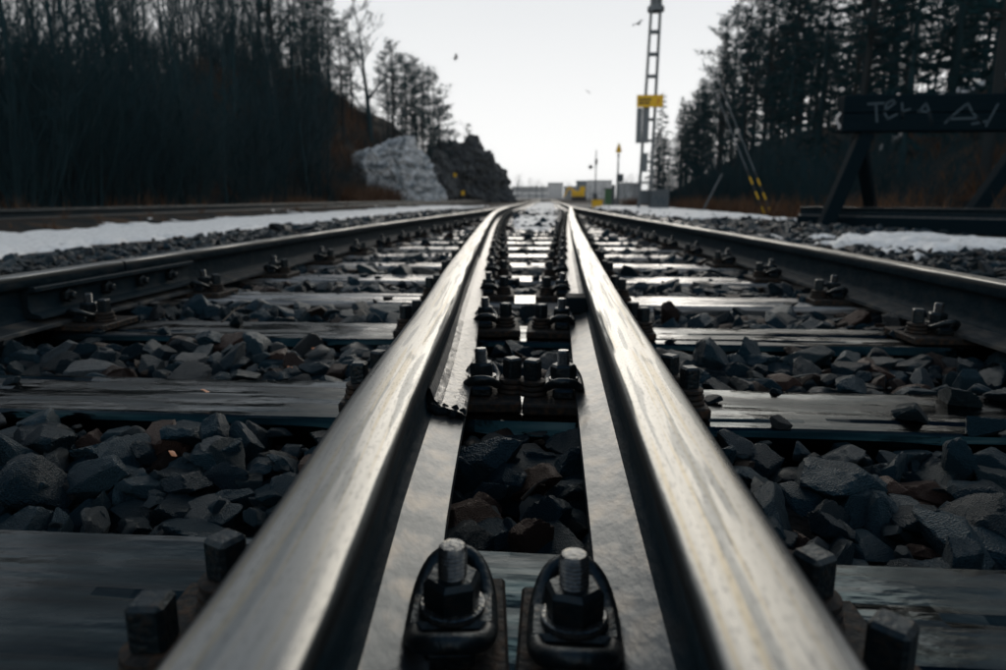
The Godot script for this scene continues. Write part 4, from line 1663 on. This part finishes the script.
func build_signs() -> void:
	# warning triangle on a tall pole
	var d := 38.0
	var p := at_d(617, 200, d)
	var g := ground_y(p.x, p.z)
	var o := thing("signal_post", "slim post with a yellow triangle sign and grey box", "signal post", Vector3(p.x, g, -d))
	var b := MB.new()
	var th := at_d(617, 143, d).y - g
	b.tube([Vector3(0, 0, 0), Vector3(0, 2.0, 0), Vector3(0, th, 0)], [.09, .05, .03], 8)
	part("post", b.mesh(M.galv), o)
	b = MB.new()
	var ty := th - .3
	b.poly([Vector3(-.17, ty - .2, .06), Vector3(.17, ty - .2, .06), Vector3(.09, ty + .12, .06), Vector3(0, ty + .3, .06), Vector3(-.09, ty + .12, .06)])
	b.poly([Vector3(.17, ty - .2, .04), Vector3(-.17, ty - .2, .04), Vector3(-.09, ty + .12, .04), Vector3(0, ty + .3, .04), Vector3(.09, ty + .12, .04)])
	part("triangle_sign", b.mesh(M.yellow), o)
	b = MB.new()
	b.box(Vector3(0, ty - .38, .05), Vector3(.16, .07, .02), .004)
	part("number_plate", b.mesh(M.black), o)
	b = MB.new()
	var y0 := at_d(617, 182, d).y - g
	var y1 := at_d(617, 174, d).y - g
	b.box(Vector3(.12, (y0 + y1) * .5, 0), Vector3(.36, y1 - y0, .3), .01)
	part("signal_box", b.mesh(M.cabinet), o)
	# post with diamond sign
	d = 46.0
	p = at_d(595, 200, d)
	g = ground_y(p.x, p.z)
	o = thing("signal_post", "thin mast with a dark diamond plate and an oval plate", "signal post", Vector3(p.x, g, -d))
	th = at_d(595, 150, d).y - g
	b = MB.new()
	b.tube([Vector3.ZERO, Vector3(0, th, 0)], [.05, .03], 6)
	part("post", b.mesh(M.galv), o)
	var q := at_d(590.5, 167, d) - o.position
	b = MB.new()
	b.box(Vector3(q.x, q.y, .05), Vector3(.24, .24, .02), .003, Basis(Vector3(0, 0, 1), PI / 4))
	b.box(Vector3(q.x * .5, q.y, .04), Vector3(absf(q.x), .03, .02))
	part("diamond_plate", b.mesh(M.black), o)
	q = at_d(596.2, 162, d) - o.position
	b = MB.new()
	b.box(Vector3(q.x, q.y, .05), Vector3(.16, .4, .06), .03)
	part("oval_plate", b.mesh(M.black), o)
	b = MB.new()
	b.box(Vector3(0, .3, .1), Vector3(.3, 1.1, .3), .01)
	part("control_box", b.mesh(M.cabinet), o)
	# green and red cabinet, yellow boxes
	for r in [[605, 189, 613, 197, 52.0, "relay_cabinet", "green trackside cabinet with a dark lid", "cabinet", "green"], [592, 201, 602, 206, 34.0, "grit_bin", "low yellow bin beside the right track", "bin", "yellow"], [632, 186, 638, 193, 60.0, "relay_cabinet", "pale trackside cabinet behind the lattice mast", "cabinet", "concrete"], [612, 186, 614.5, 206, 36.0, "marker_post", "short dark trackside post", "post", "cabinet"]]:
		var a := at_d(r[0], r[1], r[4])
		var e := at_d(r[2], r[3], r[4])
		var gg := ground_y(a.x, a.z)
		var hh := a.y - gg
		var w := e.x - a.x
		var t := thing(r[5], r[6], r[7], Vector3((a.x + e.x) * .5, gg, a.z))
		b = MB.new()
		b.box(Vector3(0, hh * .5, 0), Vector3(w, hh, minf(w, .8)), .02)
		part("body", b.mesh(M[r[8]]), t)
		b = MB.new()
		b.box(Vector3(0, hh + .03, 0), Vector3(w * 1.08, .06, minf(w, .8) * 1.1), .01)
		part("lid", b.mesh(M.yellow if r[8] == "yellow" else M.black), t)
	# small yellow markers on the rock face
	for r in [[455, 175, 86.0, "yellow marker plate fixed on the dark crag"], [463, 193, 76.0, "low yellow marker plate at the foot of the crag"]]:
		var a := at_d(r[0], r[1], r[2] - 8.0)
		b = MB.new()
		b.box(Vector3(0, 0, 0), Vector3(.36, .45, .03), .01)
		var t := thing("marker_sign", r[3], "sign", a)
		part("panel", b.mesh(M.yellow), t)
		b = MB.new()
		b.tube([Vector3(0, ground_y(a.x, a.z) - a.y, -.04), Vector3(0, .2, -.04)], [.03, .03], 6)
		part("post", b.mesh(M.galv), t)

func block(called: String, label: String, px0: float, px1: float, top: float, d: float, depth: float, wall: Material, rows: int, cols: int) -> void:
	var a := at_d(px0, top, d)
	var e := at_d(px1, top, d)
	var g := -.3
	var w := e.x - a.x
	var h := a.y - g
	var o := thing(called, label, "building", Vector3((a.x + e.x) * .5, g, -d))
	var b := MB.new()
	b.box(Vector3(0, h * .5, -depth * .5), Vector3(w, h, depth), .05)
	part("wall", b.mesh(wall), o)
	b = MB.new()
	b.box(Vector3(0, h + .25, -depth * .5), Vector3(w + .8, .5, depth + .8), .05)
	part("roof", b.mesh(M.concrete_dark), o)
	b = MB.new()
	var ww := w / cols * .5
	var wh := h / rows * .5
	b.box(Vector3.ZERO, Vector3(ww, wh, .16), .0)
	var wm := b.mesh(M.glass)
	for r in rows:
		for c in cols:
			part("window", wm, o, Vector3((c + .5) / cols * w - w * .5, (r + .55) / rows * h, .05))

func build_town() -> void:
	block("apartment_block", "pale apartment block straight beyond the end of the tracks", 548, 563, 183.5, 420.0, 16.0, M.plaster, 5, 6)
	block("apartment_block", "dark grey tower block beside the yellow excavator", 577, 587, 181.5, 380.0, 14.0, M.concrete_dark, 5, 4)
	block("apartment_block", "long pale apartment block behind the signal posts", 588, 612, 181, 460.0, 16.0, M.plaster, 6, 9)
	block("apartment_block", "pale block partly behind the grey signal box", 619, 640, 183.5, 400.0, 16.0, M.concrete, 5, 7)
	block("low_building", "long low pale building at the end of the cutting", 512, 548, 187.5, 380.0, 14.0, M.plaster, 2, 12)
	block("low_building", "small pale building between the tower block and the tracks", 564, 577, 187.0, 440.0, 12.0, M.concrete, 3, 4)
	# far shrubs and hedge below the buildings
	var sh := bare_tree(820, 7.0, .1, 24, .1, .34, M.bark, "bare_tree", "rounded dark tree far off below the pale buildings", "far trees before the town", 4)
	var first := true
	for q in [[517, 190.0, 1.0], [522, 200.0, .8], [529, 185.0, .85], [536, 190.0, .8], [542, 205.0, .75], [569, 180.0, .7], [590, 150.0, .5], [602, 140.0, .5], [625, 120.0, .6], [632, 125.0, .7], [638, 110.0, .6], [620, 130.0, .45]]:
		var p := at_d(q[0], 197, q[1])
		var tr := Transform3D(Basis(Vector3.UP, q[1]).scaled(Vector3.ONE * float(q[2])), Vector3(p.x, ground_y(p.x, p.z), p.z))
		if first: sh.transform = tr
		else: copy_of(sh, tr)
		first = false
	# yellow excavator far off
	var d := 130.0
	var a := at_d(579, 197, d)
	var o := thing("excavator", "yellow excavator parked far off beside the track", "excavator", Vector3(a.x, -.15, -d))
	var b := MB.new()
	b.box(Vector3(0, .35, .6), Vector3(2.9, .7, .5), .15)
	b.box(Vector3(0, .35, -.6), Vector3(2.9, .7, .5), .15)
	part("crawler", b.mesh(M.black), o)
	b = MB.new()
	b.box(Vector3(-.2, 1.3, 0), Vector3(2.4, 1.1, 1.9), .12)
	part("body", b.mesh(M.yellow), o)
	b = MB.new()
	b.box(Vector3(.6, 2.2, .3), Vector3(1.0, .9, 1.0), .1)
	part("cab", b.mesh(M.yellow), o)
	b = MB.new()
	beam(b, Vector3(-.6, 1.6, 0), Vector3(-2.0, 2.5, 0), .35, .4, .05)
	beam(b, Vector3(-2.0, 2.5, 0), Vector3(-2.8, .7, 0), .3, .3, .05)
	part("boom", b.mesh(M.yellow), o)

func build_small_things() -> void:
	# birds against the sky
	for q in [[456, 58, 32.0, "small dark bird flying beside the pine tops"], [638, 24, 26.0, "small dark bird gliding beside the lattice mast"], [588, 92, 60.0, "tiny far bird in the open sky"]]:
		var p := at_d(q[0], q[1], q[2])
		var o := thing("bird", q[3], "bird", p)
		o.rotation = Vector3(.2, q[0] * .7, .5)
		var b := MB.new()
		b.tube([Vector3(0, 0, -.11), Vector3(0, .01, -.07), Vector3(0, .012, 0), Vector3(0, 0, .08), Vector3(0, 0, .15)], [.008, .03, .042, .028, .01], 8, true)
		part("body", b.mesh(M.feather), o)
		for s in [-1.0, 1.0]:
			b = MB.new()
			b.poly([Vector3(s * .03, .01, -.05), Vector3(s * .16, .07, -.06), Vector3(s * .27, .04, .01), Vector3(s * .15, .055, .05), Vector3(s * .03, .01, .06)])
			part("wing", b.mesh(M.feather), o)
	# fallen leaves: wet dark ones between the inner rails, a few bright scraps on the stones
	var leaf := MB.new()
	var rings := [.0, .55, 1.0]
	for j in 3:
		for i in 30:
			var t := TAU * i / 30.0
			var r: float = rings[j] * (.5 - .12 * absf(cos(t)) + .02 * sin(t * 9.0))
			leaf.add(Vector3(cos(t) * r, .07 * sin(t * 3.0) * rings[j] * rings[j] - .10 * rings[j] * rings[j], sin(t) * r * 1.25), Vector3(cos(t) * .2 * rings[j], 1, sin(t) * .2 * rings[j]).normalized())
	for j in 2:
		for i in 30:
			var p := j * 30 + i
			var q := j * 30 + (i + 1) % 30
			leaf.ix.append_array([p, p + 30, q, q, p + 30, q + 30])
	var lm := leaf.mesh(M.leaf)
	for k in 34:
		var d := rng.randf_range(.70, 1.14) if k < 24 else rng.randf_range(1.4, 1.75)
		var x := lerpf(rail_x("il", d) + .08, rail_x("ir", d) - .08, rng.randf())
		single("wet_leaf", lm, "sodden dark leaf lying on the ballast between the inner rails", "leaf", Vector3(x, rng.randf_range(-.05, -.015), -d), "wet leaves between the inner rails", Basis(Vector3.UP, rng.randf() * TAU) * Basis(Vector3(1, 0, 0), rng.randf_range(-.4, .4)).scaled(Vector3.ONE * rng.randf_range(.03, .06)))
	var lo := leaf.mesh(M.leaf_orange)
	for q in [[174, 460, "small orange leaf scrap on the stones left of the rails"], [786 - 472, 352, "orange leaf scrap on stones before the second sleeper"], [206, 396, "orange leaf scrap on the wet sleeper left of the rails"], [290, 372, "orange leaf scrap beside the left inner rail stones"]]:
		var p := on_plane(q[0], q[1], .004 if q[0] == 206 else -.02)
		single("leaf_scrap", lo, q[2], "leaf", p + Vector3(0, .012, 0), "", Basis(Vector3(.3, 1, .2).normalized(), q[0]).scaled(Vector3.ONE * .014))
	for q in [[222, 322, 245, 306, "thin twig lying across the sleeper left of the rails"], [522, 500, 545, 486, "thin rusty twig on the leaves between the inner rails"]]:
		var a := on_plane(q[0], q[1], .01)
		var e := on_plane(q[2], q[3], .02)
		var b := MB.new()
		b.tube([a, a.lerp(e, .5) + Vector3(.004, .012, 0), e], [.003, .0025, .0015], 5, true)
		b.tube([a.lerp(e, .5) + Vector3(.004, .012, 0), a.lerp(e, .8) + Vector3(.012, .02, .012)], [.002, .001], 4)
		single("twig", b.mesh(M.rusty), q[4], "twig")
